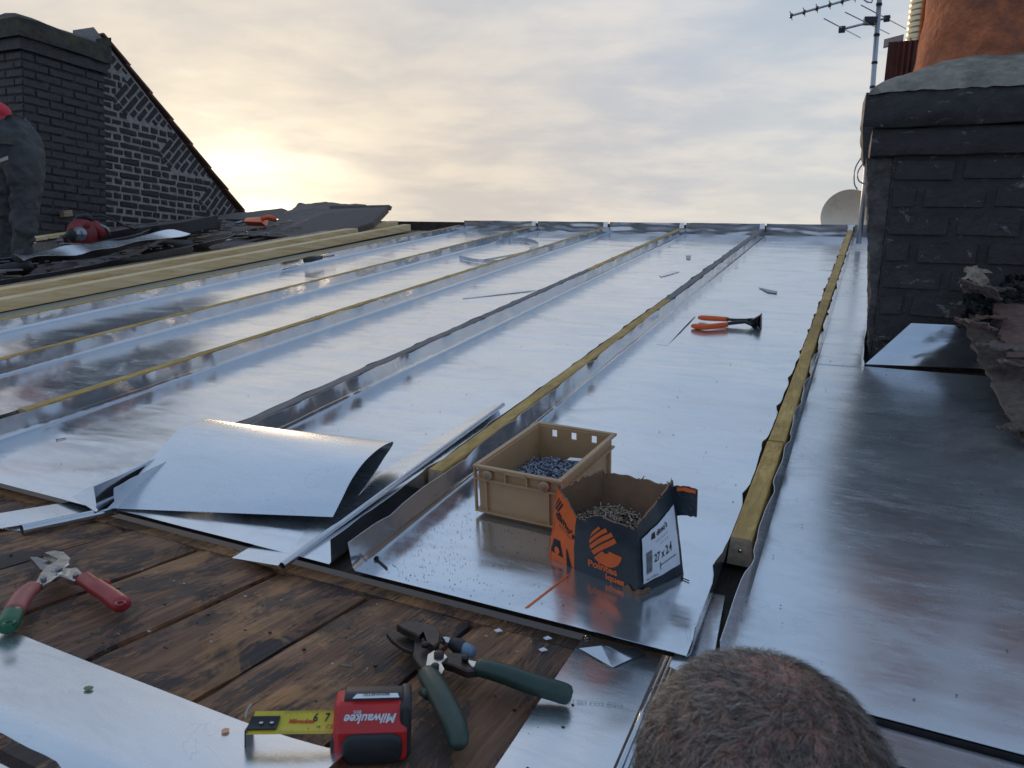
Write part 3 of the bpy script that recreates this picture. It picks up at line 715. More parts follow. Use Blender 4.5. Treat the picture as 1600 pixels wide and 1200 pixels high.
# square ribbed clay pot and flue behind
p2 = onY(1425, 125, YF+.5)
b2 = MB(); c = V(.040, YF+.46, zc0+.05)
def sq(a, b):
    an = a*4; side = int(an) % 4; f = an-int(an); h_ = .058
    pts = [V(-h_, -h_, 0), V(h_, -h_, 0), V(h_, h_, 0), V(-h_, h_, 0)]
    p = pts[side]*(1-f)+pts[(side+1) % 4]*f; o_ = p.normalized()*.0035*math.cos(f*2*math.pi*7)
    return c+p+o_+V(0, 0, .215*b)
b2.grid(sq, 112, 1, MTER2, smooth=False); b2.build('clay_flue_liner', ch)
b2 = MB(); cc = V(.066, YF+.50, zc0+.22)
b2.grid(lambda a, b: cc+V(math.cos(a*2*math.pi), math.sin(a*2*math.pi), 0)*(.034+.0013*math.cos(b*2*math.pi*22)+(.012*(1-b*5) if b < .2 else 0))+V(0, 0, .42*b), 24, 130, MBRASS)
b2.build('metal_flue', ch)
b2 = MB(); a0, a1 = onY(1381, 69, YF+.46), onY(1412, 61, YF+.46); b2.box((a0+a1)/2+V(0, 0, -.012), a1-a0, (0, .015, 0), (0, 0, .026), MWPL); b2.build('grey_board', label='short pale board sticking out left of the brown clay flue liner', cat='board')
# broken hole in the brickwork with pale mortar and black rag
mb = MB(); hc = onY(1524, 440, YF-.006)
def hole(a, b):
    an = a*2*math.pi; rr = .050*b*(1+.22*nz(math.cos(an)*1.5, math.sin(an)*1.5, 2)); q = V(math.cos(an)*rr*1.05, 0, math.sin(an)*rr*.95)
    return hc+q+V(0, -.001+.016*b*b+.009*nz(q.x*45, q.z*45, 3), 0)
mb.grid(hole, 40, 14, simple('pale_broken_mortar', (.34, .28, .22), .9, var=.4, scale=60, bstr=1., bdist=.006, dirt=((.09, .08, .08), .7))); mb.build('broken_mortar_patch', ch)
# ---- left painted chimney and gable : wall plane on X
XW = -6.2
lc = thing('chimney_stack', 'distant dark grey painted brick chimney beside the gable on the left', 'chimney', (XW-.4, 4.06, .9))
Y0, Y1 = 3.716, 4.425
mb = MB(); mb.box((XW-.354, (Y0+Y1)/2, .6), (.70, 0, 0), (0, Y1-Y0-.02, 0), (0, 0, 1.70), MMORD); mb.build('mortar_core', lc)
crl = .0655; zc = .72; row = 0
while zc < 2.27:
    y = Y0; first = True
    while y < Y1-.01:
        L = .105 if (first and row % 2) else .215
        L = min(L, Y1-y)
        if L > .03: put_mesh(bm_get(round(L-.0005, 3), MBR2, rnd.randint(0, 2), .10, .0605, .0022), lc, (XW-.05+rnd.uniform(-.003, .004), y+L/2, zc+rnd.uniform(-.002, .002)), x=V(0, 1, 0))
        y += L; first = False
    x = XW-.10; first = True
    while x > XW-.70:
        L = .215
        put_mesh(bm_get(.211, MBR2, rnd.randint(0, 2), .10, .0605, .0022), lc, (x-L/2+(.1 if row % 2 else 0), Y0+.05, zc)); x -= L
    zc += crl; row += 1
def ycap(z0, z1, ov, m, seed, top=False):
    b2 = MB()
    def f1(a, b):
        y = Y0-ov+(Y1-Y0+2*ov)*a; zz = z0+(z1-z0)*b; return V(XW+ov+.012*nz(y*6, zz*9, seed)+.006*nz(y*20, zz*20, seed), y, zz+.010*nz(y*4, seed, b))
    b2.grid(f1, 30, 5, m)
    b2.grid(lambda a, b: V(XW+ov+(-.74)*(1-a) if a < 1 else f1(0, b).x, Y0-ov, z0+(z1-z0)*b+(.010*nz((Y0-ov)*4, seed, b))), 10, 5, m)
    def tp(a, b):
        y = Y0-ov+(Y1-Y0+2*ov)*a; q = f1(a, 1)
        return V(q.x*(1-b)+(XW-.72)*b, y, q.z+(.10*math.sin(b*math.pi)*min(1, 6*min(a, 1-a)) if top else 0))
    b2.grid(tp, 30, 6, m)
    b2.grid(lambda a, b: V(XW+ov-.8*b, Y0-ov+(Y1-Y0+2*ov)*a, z0), 2, 2, m)
    return b2
ycap(2.27, 2.36, .02, MBR2, 2).build('corbel_course', lc)
ycap(2.362, 2.50, .045, MMOSS, 5, True).build('mossy_cap', lc)
# gable wall with tumbled brickwork
XG = XW-.10
gw = thing('gable_wall', 'dark brick gable with pale mortar and a sloping tiled edge', 'wall', (XG, 5.2, .9))
gtop = onX(165, 62, XG); gbot = onX(384, 338, XG)
def vz(y): return gtop.z + (gbot.z-gtop.z)*(y-gtop.y)/(gbot.y-gtop.y)
yE = gbot.y + (gbot.z-.6)/((gtop.z-gbot.z)/(gbot.y-gtop.y))
mb = MB(); ga = [V(XG+.002, Y1-.02, .5), V(XG+.002, yE, .5), V(XG+.002, Y1-.02, vz(Y1-.02)-.02)]
mb.plate([ga[0], ga[1], ga[2]], V(-.28, 0, 0), MMOR); mb.build('mortar_core', gw)
cg = .0655; sl_d = V(0, gbot.y-gtop.y, gbot.z-gtop.z).normalized(); nrm = V(0, -sl_d.z, sl_d.y)*-1
if nrm.z > 0: nrm = -nrm                      # into the wall, perpendicular to the verge
Ltot = (V(0, yE, .6)-V(0, gtop.y, gtop.z)).length
wedges = []; wl = .62; s0 = -.28
while s0 < Ltot: wedges.append((s0, s0+wl)); s0 += wl
def inside_wedge(p):
    # triangle wedge: base on verge from s0 to s1, apex: bricks perpendicular to the verge, bottom side horizontal
    d = p-V(0, gtop.y, gtop.z); s = d.dot(sl_d); dep = d.dot(nrm)
    for a, b in wedges:
        if a <= s <= b:
            # horizontal line through the lower end of the wedge, depth grows linearly from 0 at b
            mxd = (b-s)*abs(sl_d.z)/max(.05, abs(nrm.z)) if s > a else 0
            if dep < min(mxd, .34): return True
    return False
nb = 0
zc = .86; row = 0
while zc < gtop.z:
    y = Y1+(0 if row % 2 else -.06); 
    while y < yE:
        L = (.205 if row % 2 else .10)*rnd.uniform(.93, 1.07)
        c = V(0, y+L/2, zc); c2 = V(0, y+L*.9, zc+.02)
        d = (V(0, y+L, zc+.03)-V(0, gtop.y, gtop.z)).dot(nrm)
        def okk(l): return (V(0, y+l, zc+.02)-V(0, gtop.y, gtop.z)).dot(nrm) > .03 and not inside_wedge(V(0, y+l-.012, zc+.012)) and not inside_wedge(V(0, y+l/2, zc))
        while L > .05 and not okk(L): L -= .02
        if L > .05 and okk(L):
            LL = L-.012
            put_mesh(bm_get(round(LL/.02)*.02, MBR3, rnd.randint(0, 4), .06, .053, .004), gw, (XG-.022+rnd.uniform(-.003, .003), y+L/2, zc+rnd.uniform(-.003, .003)), x=V(0, 1, 0)); nb += 1
        y += L
    zc += cg; row += 1
for a, b in wedges:
    s = a+.033; k = 0
    while s < b-.02:
        mxd = min((b-s)*abs(sl_d.z)/max(.05, abs(nrm.z)), .34)
        dd = .035; pat = [.19, .09] if k % 2 else [.09, .19]
        i = 0
        while dd+.03 < mxd+.03:
            L = min(pat[i % 2], mxd+.02-dd)
            if L < .035: break
            c = V(0, gtop.y, gtop.z)+sl_d*s+nrm*(dd+L/2)
            if c.y > Y1-.02 and c.z > .8:
                put_mesh(bm_get(max(.02, round((L-.014)/.02)*.02), MBR3, rnd.randint(0, 4), .06, .054, .003), gw, (XG-.022, c.y, c.z), x=nrm, zdir=sl_d); nb += 1
            dd += L; i += 1
        s += cg; k += 1
# verge tiles overlapping down the slope
s = -.05
pt0 = V(0, gtop.y, gtop.z)
tm = None
while s < Ltot:
    c = pt0+sl_d*(s+.16)-nrm*.012
    if tm is None:
        tm = brick_mesh(.33, .26, .022, 5, MTILE, .003, 'verge_tile')
    dirx = (sl_d+nrm*-.05).normalized()
    put_mesh(tm, gw, (XG-.10, c.y, c.z), x=dirx, zdir=-nrm, name='verge_tile'); s += .30
# ridge cap lump above the wall meeting the chimney
mb = MB(); mb.plate([V(XG+.05, Y1+.0, gtop.z-.02), V(XG+.05, Y1+.11, gtop.z+.02), V(XG-.3, Y1+.11, gtop.z+.02), V(XG-.3, Y1, gtop.z-.02)], V(0, 0, -.07), MMOSS); mb.build('mossy_ridge_stone', gw)
# low dark upstand strip at foot of the gable and felt behind
mb = MB(); mb.grid(lambda a, b: V(XW+.02+.28*b+.02*nz(a*9, b, 1), 2.6+4.0*a, rw(0, (2.6+4.0*a)/CS).z+.09*(1-b)+.02+.015*nz(a*14, b*3, 0)), 60, 4, MFELT); mb.build('felt_upstand', label='black bitumen skirting along the foot of the gable wall', cat='roofing felt')
# ================================================================== FLASHING AND TORN FELT ON THE RIGHT
mb = MB()
A, B_, Cc, D_ = atw(1352, 569, .004), atw(1560, 577, .004), onY(1560, 511, YF-.012), onY(1424, 505, YF-.012)
mb.grid(lambda a, b: (A*(1-a)+B_*a)*(1-b)+(D_*(1-a)+Cc*a)*b+V(0, -.004*math.sin(b*math.pi)+.002*nz(a*4, b*3, 0), 0), 24, 10, MZU); mb.build('apron_flashing', label='trapezoid zinc apron flashing at the foot of the near chimney', cat='flashing', solid=.001)
def crumple(name, label, poly, w0, w1, m, seed, thick=.008, n=26, amp=.02, cat='roofing felt', curl=None, group=None, hf=None):
    # poly: four roof corners (u,v) ; heights w0..w1 with rumples; edge made ragged
    mb = MB()
    def fn(a, b):
        u = (poly[0][0]*(1-a)+poly[1][0]*a)*(1-b)+(poly[3][0]*(1-a)+poly[2][0]*a)*b
        v = (poly[0][1]*(1-a)+poly[1][1]*a)*(1-b)+(poly[3][1]*(1-a)+poly[2][1]*a)*b
        s_ = ((poly[1][0]-poly[0][0])**2+(poly[1][1]-poly[0][1])**2)**.5
        e = min(a, 1-a, b, 1-b)
        if e < 1e-6: u += s_*.05*nz(a*9+seed, b*9, 1)+s_*.02*nz(a*31, b*31, seed); v += s_*.05*nz(a*9, b*9+seed, 2)+s_*.02*nz(a*31, b*31, seed+3)
        hh = hf(a, b) if hf else 0
        return rw(u, v, w0+(w1-w0)*b+hh+amp*nz(a*3.2+seed, b*3.2, seed)+amp*.35*nz(a*11+seed, b*11, seed))
    mb.grid(fn, n, n, m, smooth=False)
    return mb.build(name, label=label, cat=cat, group=group, solid=thick)
# heap of torn felt at right : layers sloping down from the chimney
def layer(name, label, quad, m, seed, amp=.015, thick=.01, n=30, rag=.03, cat='roofing felt', group=None):
    mb = MB(); q = quad; L1 = (q[1]-q[0]).length; L2 = (q[3]-q[0]).length
    dirs = (q[1]-q[0]).normalized(), (q[3]-q[0]).normalized(); nn = dirs[0].cross(dirs[1]).normalized()
    def fn(a, b):
        p = (q[0]*(1-a)+q[1]*a)*(1-b)+(q[3]*(1-a)+q[2]*a)*b
        e = min(a, 1-a, b, 1-b)
        if e < 1e-6: p = p+dirs[0]*(rag*nz(a*7+seed, b*7, 1)+rag*.6*nz(a*29, b*29, seed))+dirs[1]*(rag*nz(a*7, b*7+seed, 2)+rag*.6*nz(a*29+3, b*29, seed))
        f_ = min(1, e*8)
        return p+nn*(amp*nz(a*3+seed, b*3, seed)+amp*.5*nz(a*8+seed, b*8, seed)+amp*.18*nz(a*22, b*22, seed))
    mb.grid(fn, n, n, m, smooth=False)
    return mb.build(name, label=label, cat=cat, group=group, solid=thick)
def P4(*pp, w=0): return [at(x, y, w) for x, y in pp]
MRF = simple('reddish_felt', (.15, .085, .07), .75, var=.3, scale=50, bstr=.8)
K = V(1, 0, 0)
a_, b_ = atw(1596, 690, .015), atw(1540, 578, .03); c_ = onY(1500, 500, YF-.10)
layer('torn_felt', 'ragged lower layer of brown felt at the right edge over the zinc', [a_, a_+K*.5+V(0, 0, .06), c_+K*.6+V(0, 0, .05), c_], MFELT2, 4., rag=.022, thick=.012)
a2, c2 = atw(1560, 600, .07), onY(1512, 492, YF-.07)
layer('torn_felt', 'middle layer of torn felt sloping down from the near chimney', [a2, a2+K*.5+V(0, 0, .06), c2+K*.6+V(0, 0, .08), c2], MFELT2, 9., rag=.02, thick=.010)
a3, c3 = atw(1572, 560, .11), onY(1552, 468, YF-.04)
layer('torn_felt', 'reddish upper felt layer against the near chimney at the right edge', [a3, a3+K*.5+V(0, 0, .05), c3+K*.6+V(0, 0, .05), c3], MRF, 14., rag=.02, thick=.010)
r8 = random.Random(31)
for i in range(9):
    f_ = i/8; p = a_*(1-f_)+c_*f_+V(.03+r8.uniform(0, .10), 0, .03+.02*r8.random()+.05*f_); w_ = r8.uniform(.05, .10); an = r8.uniform(0, 3)
    e1 = V(math.cos(an), math.sin(an)*.8, r8.uniform(-.1, .35))*w_; e2 = V(-math.sin(an), math.cos(an), r8.uniform(-.2, .4))*w_*.7
    layer('felt_shard', ['lowest', 'second lowest', 'third lowest', 'fourth lowest', 'middle', 'fourth highest', 'third highest', 'second highest', 'highest'][i]+' small torn felt shard along the broken edge at the right', [p, p+e1, p+e1+e2, p+e2], r8.choice([MFELT2, MFELT, MRF]), 60.+i, amp=.010, thick=.005, n=10, rag=.014, group='torn felt shards at the right edge')
layer('black_rag', 'crumpled black plastic rag stuffed below the broken brick hole', [onY(1498, 512, YF-.10), onY(1552, 516, YF-.16), onY(1560, 462, YF-.03), onY(1516, 440, YF-.03)], MBLACK, 21., amp=.05, rag=.02, thick=.004, cat='rag')
layer('black_rag', 'upper black rag under dark ledge at the right edge', [onY(1546, 470, YF-.06), onY(1640, 470, YF-.10), onY(1640, 425, YF-.03), onY(1570, 430, YF-.03)], MBLACK, 25., amp=.03, rag=.02, thick=.004, cat='rag')
# ================================================================== LEFT DEBRIS
def beam(name, label, p0, p1, wd, hh, m, group='loose timbers on the left side of the roof'):
    mb = MB(); p0, p1 = Vector(p0), Vector(p1); d = (p1-p0); sd_ = d.cross(V(0, -SN, CS)).normalized()*wd
    mb.box((p0+p1)/2, d, sd_, V(0, -SN*hh, CS*hh), m); return mb.build(name, label=label, cat='timber', group=group, bevel=.002)
beam('timber_beam', 'pale sawn timber nearest the leftmost batten', rw(-3.60, 1.4, .012), rw(-3.69, 5.55, .012), .075, .055, MTIM)
beam('timber_beam', 'paler timber lying second from the leftmost batten', rw(-3.735, 1.3, .010), rw(-3.86, 5.6, .010), .085, .08, MTIM)
beam('timber_beam', 'worn reddish timber outermost of the three long beams', rw(-3.86, 1.3, .004), rw(-4.00, 5.4, .004), .10, .075, MTIM2)
t = None
mb = MB(); mb.grid(lambda a, b: rw(-3.60+.36*a, 1.2+4.4*b, .004+.001*nz(a, b*9, 0)), 4, 60, simple('grey_felt_strip', (.30, .27, .20), .8, scale=30)); mb.build('grey_strip', label='grey strip of bare board between pale timber and leftmost batten', cat='board', solid=.003)
U0 = V(0, -SN, CS)
crumple('felt_sheet', 'large stripped bitumen sheet lying flat right of the standing man', P4((-10, 465), (90, 452), (300, 385), (215, 370)), .03, .10, MFELT, 31., thick=.022, amp=.05)
crumple('felt_sheet', 'second stripped felt sheet folded behind the flat one', P4((-40, 452), (60, 430), (240, 378), (40, 400)), .03, .06, MFELT2, 36., thick=.015, amp=.05)
crumple('felt_slab', 'big folded slab of old roofing propped up at the ridge', P4((420, 366), (498, 376), (575, 350), (470, 345)), .05, .16, MFELT, 44., thick=.03, amp=.03, hf=lambda a, b: .02*b)
mb = MB()
q = [atw(497, 373, .07), atw(585, 352, .10), onY(608, 321, 5.35), onY(516, 325, 5.35), atw(425, 366, .06)]
q2 = [onY(425, 366, 4.6), onY(497, 373, 4.6), onY(583, 347, 5.0), onY(606, 323, 5.3), onY(517, 326, 5.3), onY(506, 333, 5.1)]
mb.plate(q2, V(0, .02, -.045), MFELT, bev=.006); mb.build('felt_slab', label='dark flat roofing slab standing highest against the sky at the ridge', cat='roofing felt', group='slabs of old roofing', fix=True)
mb = MB(); mb.plate([onY(515, 322, 5.32), onY(608, 320, 5.32), onY(606, 326, 5.30), onY(516, 331, 5.30)][::-1], V(0, .05, -.01), MFELT); mb.build('felt_edge', label='folded upper rim of the highest roofing slab', cat='roofing felt', group='slabs of old roofing', fix=True)
mb = MB(); mb.plate([onY(300, 375, 4.3), onY(355, 387, 4.3), onY(425, 368, 4.55), onY(505, 336, 5.1), onY(470, 345, 5.1)], V(0, .03, -.03), MFELT2, bev=.004); mb.build('felt_slab', label='long dark roofing slab leading up to the highest slab', cat='roofing felt', group='slabs of old roofing', fix=True)
mb = MB(); mb.grid(lambda a, b: rw(-6.3+2.2*b, 4.6+1.1*a, .05+.05*nz(a*5, b*9, 3)+.03*nz(a*15, b*20, 3)), 30, 40, MFELT, smooth=False); mb.build('felt_heap', label='low heap of old black felt along the ridge beyond the saw', cat='roofing felt', solid=.01)
# dark base sheet under everything on the left
mb = MB(); mb.grid(lambda a, b: rw(-6.2+1.75*a, 2.2+3.5*b, .012+.012*nz(a*9, b*14, 0)), 24, 40, MFELT, smooth=False); mb.build('felt_underlay', label='old black felt covering still on the roof at the left', cat='roofing felt', solid=.004)
# zinc scraps
def strip3(name, label, pts, wd, m, up=.0, twist=0., cat='zinc scrap', n=30, th=.002):
    mb = MB(); Q = [atw(*p) for p in pts]
    def fn(a, b):
        p = cr(Q, b); d = (cr(Q, min(1, b+.02))-cr(Q, max(0, b-.02))).normalized(); s_ = d.cross(U0).normalized(); an = up+twist*b+.3*nz(b*5, 0, up)
        return p+(s_*math.cos(an)+U0*math.sin(an))*wd*(a-.5)
    mb.grid(fn, 3, n, m); return mb.build(name, label=label, cat=cat, group='old zinc scraps left of the bays', solid=th)
strip3('zinc_scrap', 'bright old zinc strip right behind the legs of the standing man', [(30, 402, .17), (120, 390, .18), (200, 377, .20), (285, 362, .22)], .17, MZ2, -.12)
strip3('zinc_scrap', 'bent dark zinc strip between saw and felt sheet', [(0, 412, .09), (90, 402, .10), (190, 382, .14), (260, 362, .14), (345, 332+20, .12)], .13, MZO, .6, .5)
strip3('zinc_scrap', 'lower rolled dark zinc edge in front of the man', [(-20, 452, .04), (60, 440, .05), (140, 426, .05), (210, 412, .07), (300, 395, .08)], .10, MZO, 1.0, .2)
strip3('zinc_scrap', 'short bent dark zinc angle at the right end of the felt sheet', [(270, 405, .04), (305, 392, .08), (330, 382, .12), (357, 372, .13)], .12, MZO, .5)
strip3('zinc_scrap', 'dark wavy zinc strip ending near the orange tool case', [(100, 378, .12), (190, 368, .14), (260, 360, .18), (340, 345, .20)], .10, MZO, .9, .3)
mb = MB(); a0, a1 = atw(312, 372, .12), atw(350, 366, .13); mb.box((a0+a1)/2, a1-a0, V(0, .05, .01), V(0, 0, .014), MTIM2); mb.build('wood_chip', label='short pale wooden offcut on the bent zinc', cat='wood offcut')
def dbeam(lab, x0, y0, x1, y1, w0, w1, wd, hh, m): beam('plank_offcut', lab, atw(x0, y0, w0), atw(x1, y1, w1), wd, hh, m, 'wood offcuts around the red saw')
dbeam('worn plank with a metal plate leaning behind the legs', 30, 352, 108, 338, .14, .24, .07, .05, MTIM2)
dbeam('pale yellow plank under the circular saw', 30, 380, 120, 366, .08, .08, .10, .03, MTIM)
dbeam('pale board lying right of the circular saw', 150, 368, 245, 362, .09, .09, .12, .02, MTIM)
dbeam('thin orange brown board near the folded cloth', 240, 358, 300, 353, .12, .12, .04, .02, MTIM2)
mb = MB(); c = atw(55, 385, .05); mb.ball(c, (.05, .04, .035), MTIM, 8, 5); mb.build('wood_chunk', label='small yellow wood chunk on the felt by the standing legs', cat='wood offcut')
r9 = random.Random(77)
for m_, nm, lb in ((MTIM2, 'wood_splinters', 'splinters of brown wood scattered over the old felt on the left'), (MZO, 'slate_chips', 'grey chips and crumbs scattered over the old felt on the left')):
    mb = MB()
    for i in range(110):
        u, v = r9.uniform(-6.1, -4.1), r9.uniform(2.3, 5.5); an = r9.uniform(-.5, .5) if m_ is MTIM2 else r9.uniform(0, 3); L = r9.uniform(.03, .16); p = rw(u, v, .06+.05*r9.random())
        mb.box(p, V(math.cos(an), math.sin(an), .1)*L, V(-math.sin(an), math.cos(an), 0)*L*r9.uniform(.1, .4), V(0, 0, .008), m_)
    mb.build(nm, label=lb, cat='debris', kind='stuff')
# folded cloth (blue/white/red)
crumple('folded_cloth', 'crumpled dark blue work cloth lying behind the saw', P4((190, 362), (236, 360), (240, 350), (205, 350)), .08, .16, simple('blue_cloth', (.09, .12, .20), .8, var=.3, scale=20), 51., thick=.01, amp=.05, cat='cloth')
crumple('red_cloth', 'small bright red cloth scrap beside the blue cloth', P4((190, 354), (204, 354), (206, 350), (193, 350)), .15, .17, MORG2, 55., thick=.006, amp=.02, cat='cloth')
# orange tool case near the ridge
t = thing('orange_tool', 'orange plastic tool lying near the ridge beyond the saw', 'tool', atw(395, 352, .1))
mb = MB(); q = [onY(379, 346, 4.75), onY(408, 347, 4.75), onY(410, 338, 4.85), onY(384, 340, 4.85)]; mb.plate(q, V(0, .07, -.03), MORG2, bev=.008); mb.build('tool_body', t, fix=True)
mb = MB(); mb.tube([onY(380, 346, 4.76), onY(368, 349, 4.70)], .012, MSTEEL, 8); mb.build('tool_nozzle', t)
mb = MB(); mb.tube([onY(408, 342, 4.8), onY(420, 339, 4.85), onY(430, 342, 4.85)], .02, MORG2, 8); mb.build('handle', t)
# circular saw
t = thing('circular_saw', 'red and black circular saw lying on the debris pile', 'circular saw', atw(130, 376, .08))
sc_ = onX(133, 358, -5.0); fx = V(.90, .43, 0); fz = V(0, 0, 1); fy = V(-.43, .90, 0)
def S3(a, b, c): return sc_+(fx*a+fy*b+fz*c)*.82-fz*.02
mb = MB(); mb.tube([S3(-.02, -.03, -.02), S3(-.02, .03, -.02)], .105, MREDF2, 24); mb.build('blade_guard', t)
mb = MB(); mb.tube([S3(-.02, -.045, -.02), S3(-.02, -.035, -.02)], .05, MSTEEL, 20); mb.build('blade_hub', t)
mb = MB(); mb.tube([S3(.02, .0, .05), S3(.06, .03, .055), S3(.11, .05, .03), S3(.14, .05, -.03)], [.038, .045, .042, .034], MREDF2, 14); mb.ball(S3(.02, .02, .06), (.06, .05, .05), MREDF2); mb.build('motor_housing', t)
mb = MB(); mb.tube([S3(-.09, 0, .05), S3(-.05, .0, .12), S3(.02, .0, .135), S3(.07, .0, .10)], .022, MRUB, 12); mb.build('handle', t)
mb = MB(); mb.tube([S3(-.13, -.01, -.07), S3(-.10, .0, -.03), S3(-.07, .0, .0)], [.045, .05, .04], MRUB, 12); mb.build('battery', t)
mb = MB(); mb.box(S3(-.0, -.03, -.11), fx*.26, fy*.13, fz*.006, MSTEEL); mb.build('base_plate', t)
mb = MB(); mb.tube([S3(.12, .02, .07), S3(.17, .04, .04), S3(.19, .05, -.02)], .010, MSTEEL, 8); mb.build('guard_lever', t)
mb = MB(); mb.tube([S3(.05, .02, .14), S3(.12, .04, .15), S3(.2, .1, .12), S3(.26, .15, .08), S3(.34, .2, .05)], .007, MRUB, 8); mb.build('power_cord', label='black cord rising behind the red circular saw', cat='cord')
# pliers lying on F batten
t = thing('long_pliers', 'small dark tool lying on the grey strip near the leftmost batten', 'tool', atw(490, 405, .05))
mb = MB(); mb.tube([atw(474, 407, .05), atw(485, 405, .055), atw(503, 402, .05)], [.014, .018, .012], MRUB, 8); mb.build('handle', t)
mb = MB(); mb.tube([atw(503, 402, .05), atw(522, 399, .05)], .006, MSTEEL, 8); mb.build('blade', t)
# ================================================================== DISH, ANTENNA
t = thing('satellite_dish', 'half visible satellite dish beyond the ridge left of the near chimney', 'satellite dish', (-.2, 6.45, 1.0))
dc = onY(1326, 337, 6.3); rx = (onY(1370, 337, 6.3)-onY(1282, 337, 6.3)).length/2
mb = MB()
tiltm = Matrix.Rotation(R(-4), 3, 'X')
def dish(a, b):
    an = a*2*math.pi; r_ = b*rx; q = V(math.cos(an)*r_, .10*(b*b-1)*-1*.9, math.sin(an)*r_)
    return dc+q
mb.grid(dish, 56, 12, MDISH); mb.build('reflector', t, solid=.004)
mb = MB(); mb.tube([dc+V(0, .11, -.02), dc+V(0, .22, -.05), dc+V(0, .22, -.45)], .02, MALU, 10); mb.build('mount', t)
t = thing('tv_antenna', 'tall aluminium television antenna mast behind the near chimney', 'antenna', (-.09, 5.0, 1.2))
m0, m1 = onY(1352, 290, 5.0), onY(1379, -60, 5.0)
mb = MB(); mb.tube([m0+V(0, 0, -.35), m0, m1], [.0155, .0155, .014], MALU, 12); mb.build('mast', t)
mtop = m1-m0
for yy in (148*.9, 95, 52, 5):
    k = (290-yy)/350; p = m0+mtop*k; mb = MB(); mb.tube([p-V(0, 0, .006), p+V(0, 0, .006)], .0175, MBLK, 12); mb.build('clamp_band', t)
zb = onY(1372, 34, 5.0).z
e0, e1 = onZ(1315, 46, zb), onZ(1391, 27, zb)
e0 = onY(1315, 46, 4.75); e1 = onY(1391, 27, 5.12)
mb = MB(); mb.tube([e0, e1], .0065, MALU, 8); mb.build('lower_boom', t)
for (a, b, ya, yb) in [((1288, 29), (1345, 59), 4.35, 5.2), ((1321, 19), (1390, 53), 4.5, 5.4), ((1346, 8), (1420, 47), 4.7, 5.6)]:
    p, q_ = onY(*a, ya), onY(*b, yb); mb = MB(); mb.tube([p, q_], .003, MALU, 6); mb.build('element', t)
for (x, y, Y_) in [(1316, 46, 4.76), (1386, 29, 5.1)]:
    mb = MB(); p = onY(x, y, Y_); mb.box(p-V(0, 0, .015), (.035, 0, 0), (0, .03, 0), (0, 0, .03), MBLK); mb.build('element_clip', t)
mb = MB(); p = onY(1360, 32, 4.95); mb.box(p-V(0, 0, .02), (.07, .02, 0), (-.01, .05, 0), (0, 0, .035), MBLK); mb.build('junction_box', t)
g0, g1 = onY(1235, 25, 4.7), onY(1345, -6, 5.0)
g1 = g0+(g1-g0)*1.25
mb = MB(); mb.tube([g0, g1], .0065, MALU, 8); mb.build('upper_boom', t)
for i in range(7):
    p = g0+(g1-g0)*(i*.145+.01); mb = MB(); mb.box(p-V(0, 0, .011), (.014, .006, 0), (-.004, .02, 0), (0, 0, .022), MBLK); mb.tube([p-V(0, .07, 0), p+V(0, .07, 0)], .003, MALU, 6); mb.build('element', t)
mb = MB(); Q = [onY(*p, 5.0) for p in [(1346, -4), (1355, 3), (1362, 4), (1366, -6)]]; mb.tube(Q, .005, MALU, 6); mb.build('element', t)
mb = MB(); Q = [onY(*p, 3.1) for p in [(1356, 225), (1350, 240), (1337, 262), (1335, 285), (1340, 296)]]; mb.tube([cr(Q, i/20) for i in range(21)], .003, MALU, 6); mb.build('cable', label='outer thin cable loop hanging at the left side of the near chimney', cat='cable', group='cables beside the chimney')
mb = MB(); Q = [onY(*p, 3.08) for p in [(1356, 232), (1352, 250), (1341, 268), (1342, 282), (1352, 288)]]; mb.tube([cr(Q, i/20) for i in range(21)], .003, MALU, 6); mb.build('cable', label='inner thin cable loop hanging at the left side of the near chimney', cat='cable', group='cables beside the chimney')
# ================================================================== CRATE
hC = .1005
b0 = at(742, 806, 0); b1 = at(862, 832, 0)
cx_ = V(b1[0]-b0[0]+.012, b1[1]-b0[1]-.004, 0); fdir = V(.175, -.008, 0); 
e_u = V(.999, -.04, 0).normalized(); e_v = V(.072, .997, 0).normalized()
LX, LY = .176, .252
def crp(a, b, h): q = V(b0[0], b0[1], 0)+e_u*a+e_v*b; return rw(q.x, q.y, h+.002)
t = thing('plastic_crate', 'beige plastic stacking crate half full of grey nails', 'crate', crp(LX/2, LY/2, 0))
U1 = rwv(e_u)-rw(0, 0, 0); V1 = rwv(e_v)-rw(0, 0, 0)
def cbox(mb, a0, a1, b0_, b1_, h0, h1, m): mb.box(crp((a0+a1)/2, (b0_+b1_)/2, h0), U1*(a1-a0), V1*(b1_-b0_), U0*(h1-h0), m)
tk = .004; ins = .008
mb = MB(); cbox(mb, ins, LX-ins, ins, ins+tk, .008, hC-.004, MPLA); mb.build('wall', t)
mb = MB(); cbox(mb, ins, LX-ins, LY-ins-tk, LY-ins, .008, hC-.0245, MPLA)
prev = ins
holes = [.045, .088, .132]
for hx in holes+[None]:
    e = (hx-.006) if hx else LX-ins
    cbox(mb, prev, e, LY-ins-tk, LY-ins, hC-.0245, hC-.009, MPLA)
    if hx: prev = hx+.006
cbox(mb, ins, LX-ins, LY-ins-tk, LY-ins, hC-.009, hC-.004, MPLA); mb.build('wall', t)
mb = MB(); cbox(mb, ins, ins+tk, ins+tk+.0002, LY-ins-tk-.0002, .008, hC-.004, MPLA); mb.build('wall', t)
mb = MB(); cbox(mb, LX-ins-tk, LX-ins, ins+tk+.0002, LY-ins-tk-.0002, .008, hC-.004, MPLA); mb.build('wall', t)
mb = MB(); cbox(mb, ins+.0005, LX-ins-.0005, ins+.0005, LY-ins-.0005, .006, .0095, MPLA); mb.build('floor', t)
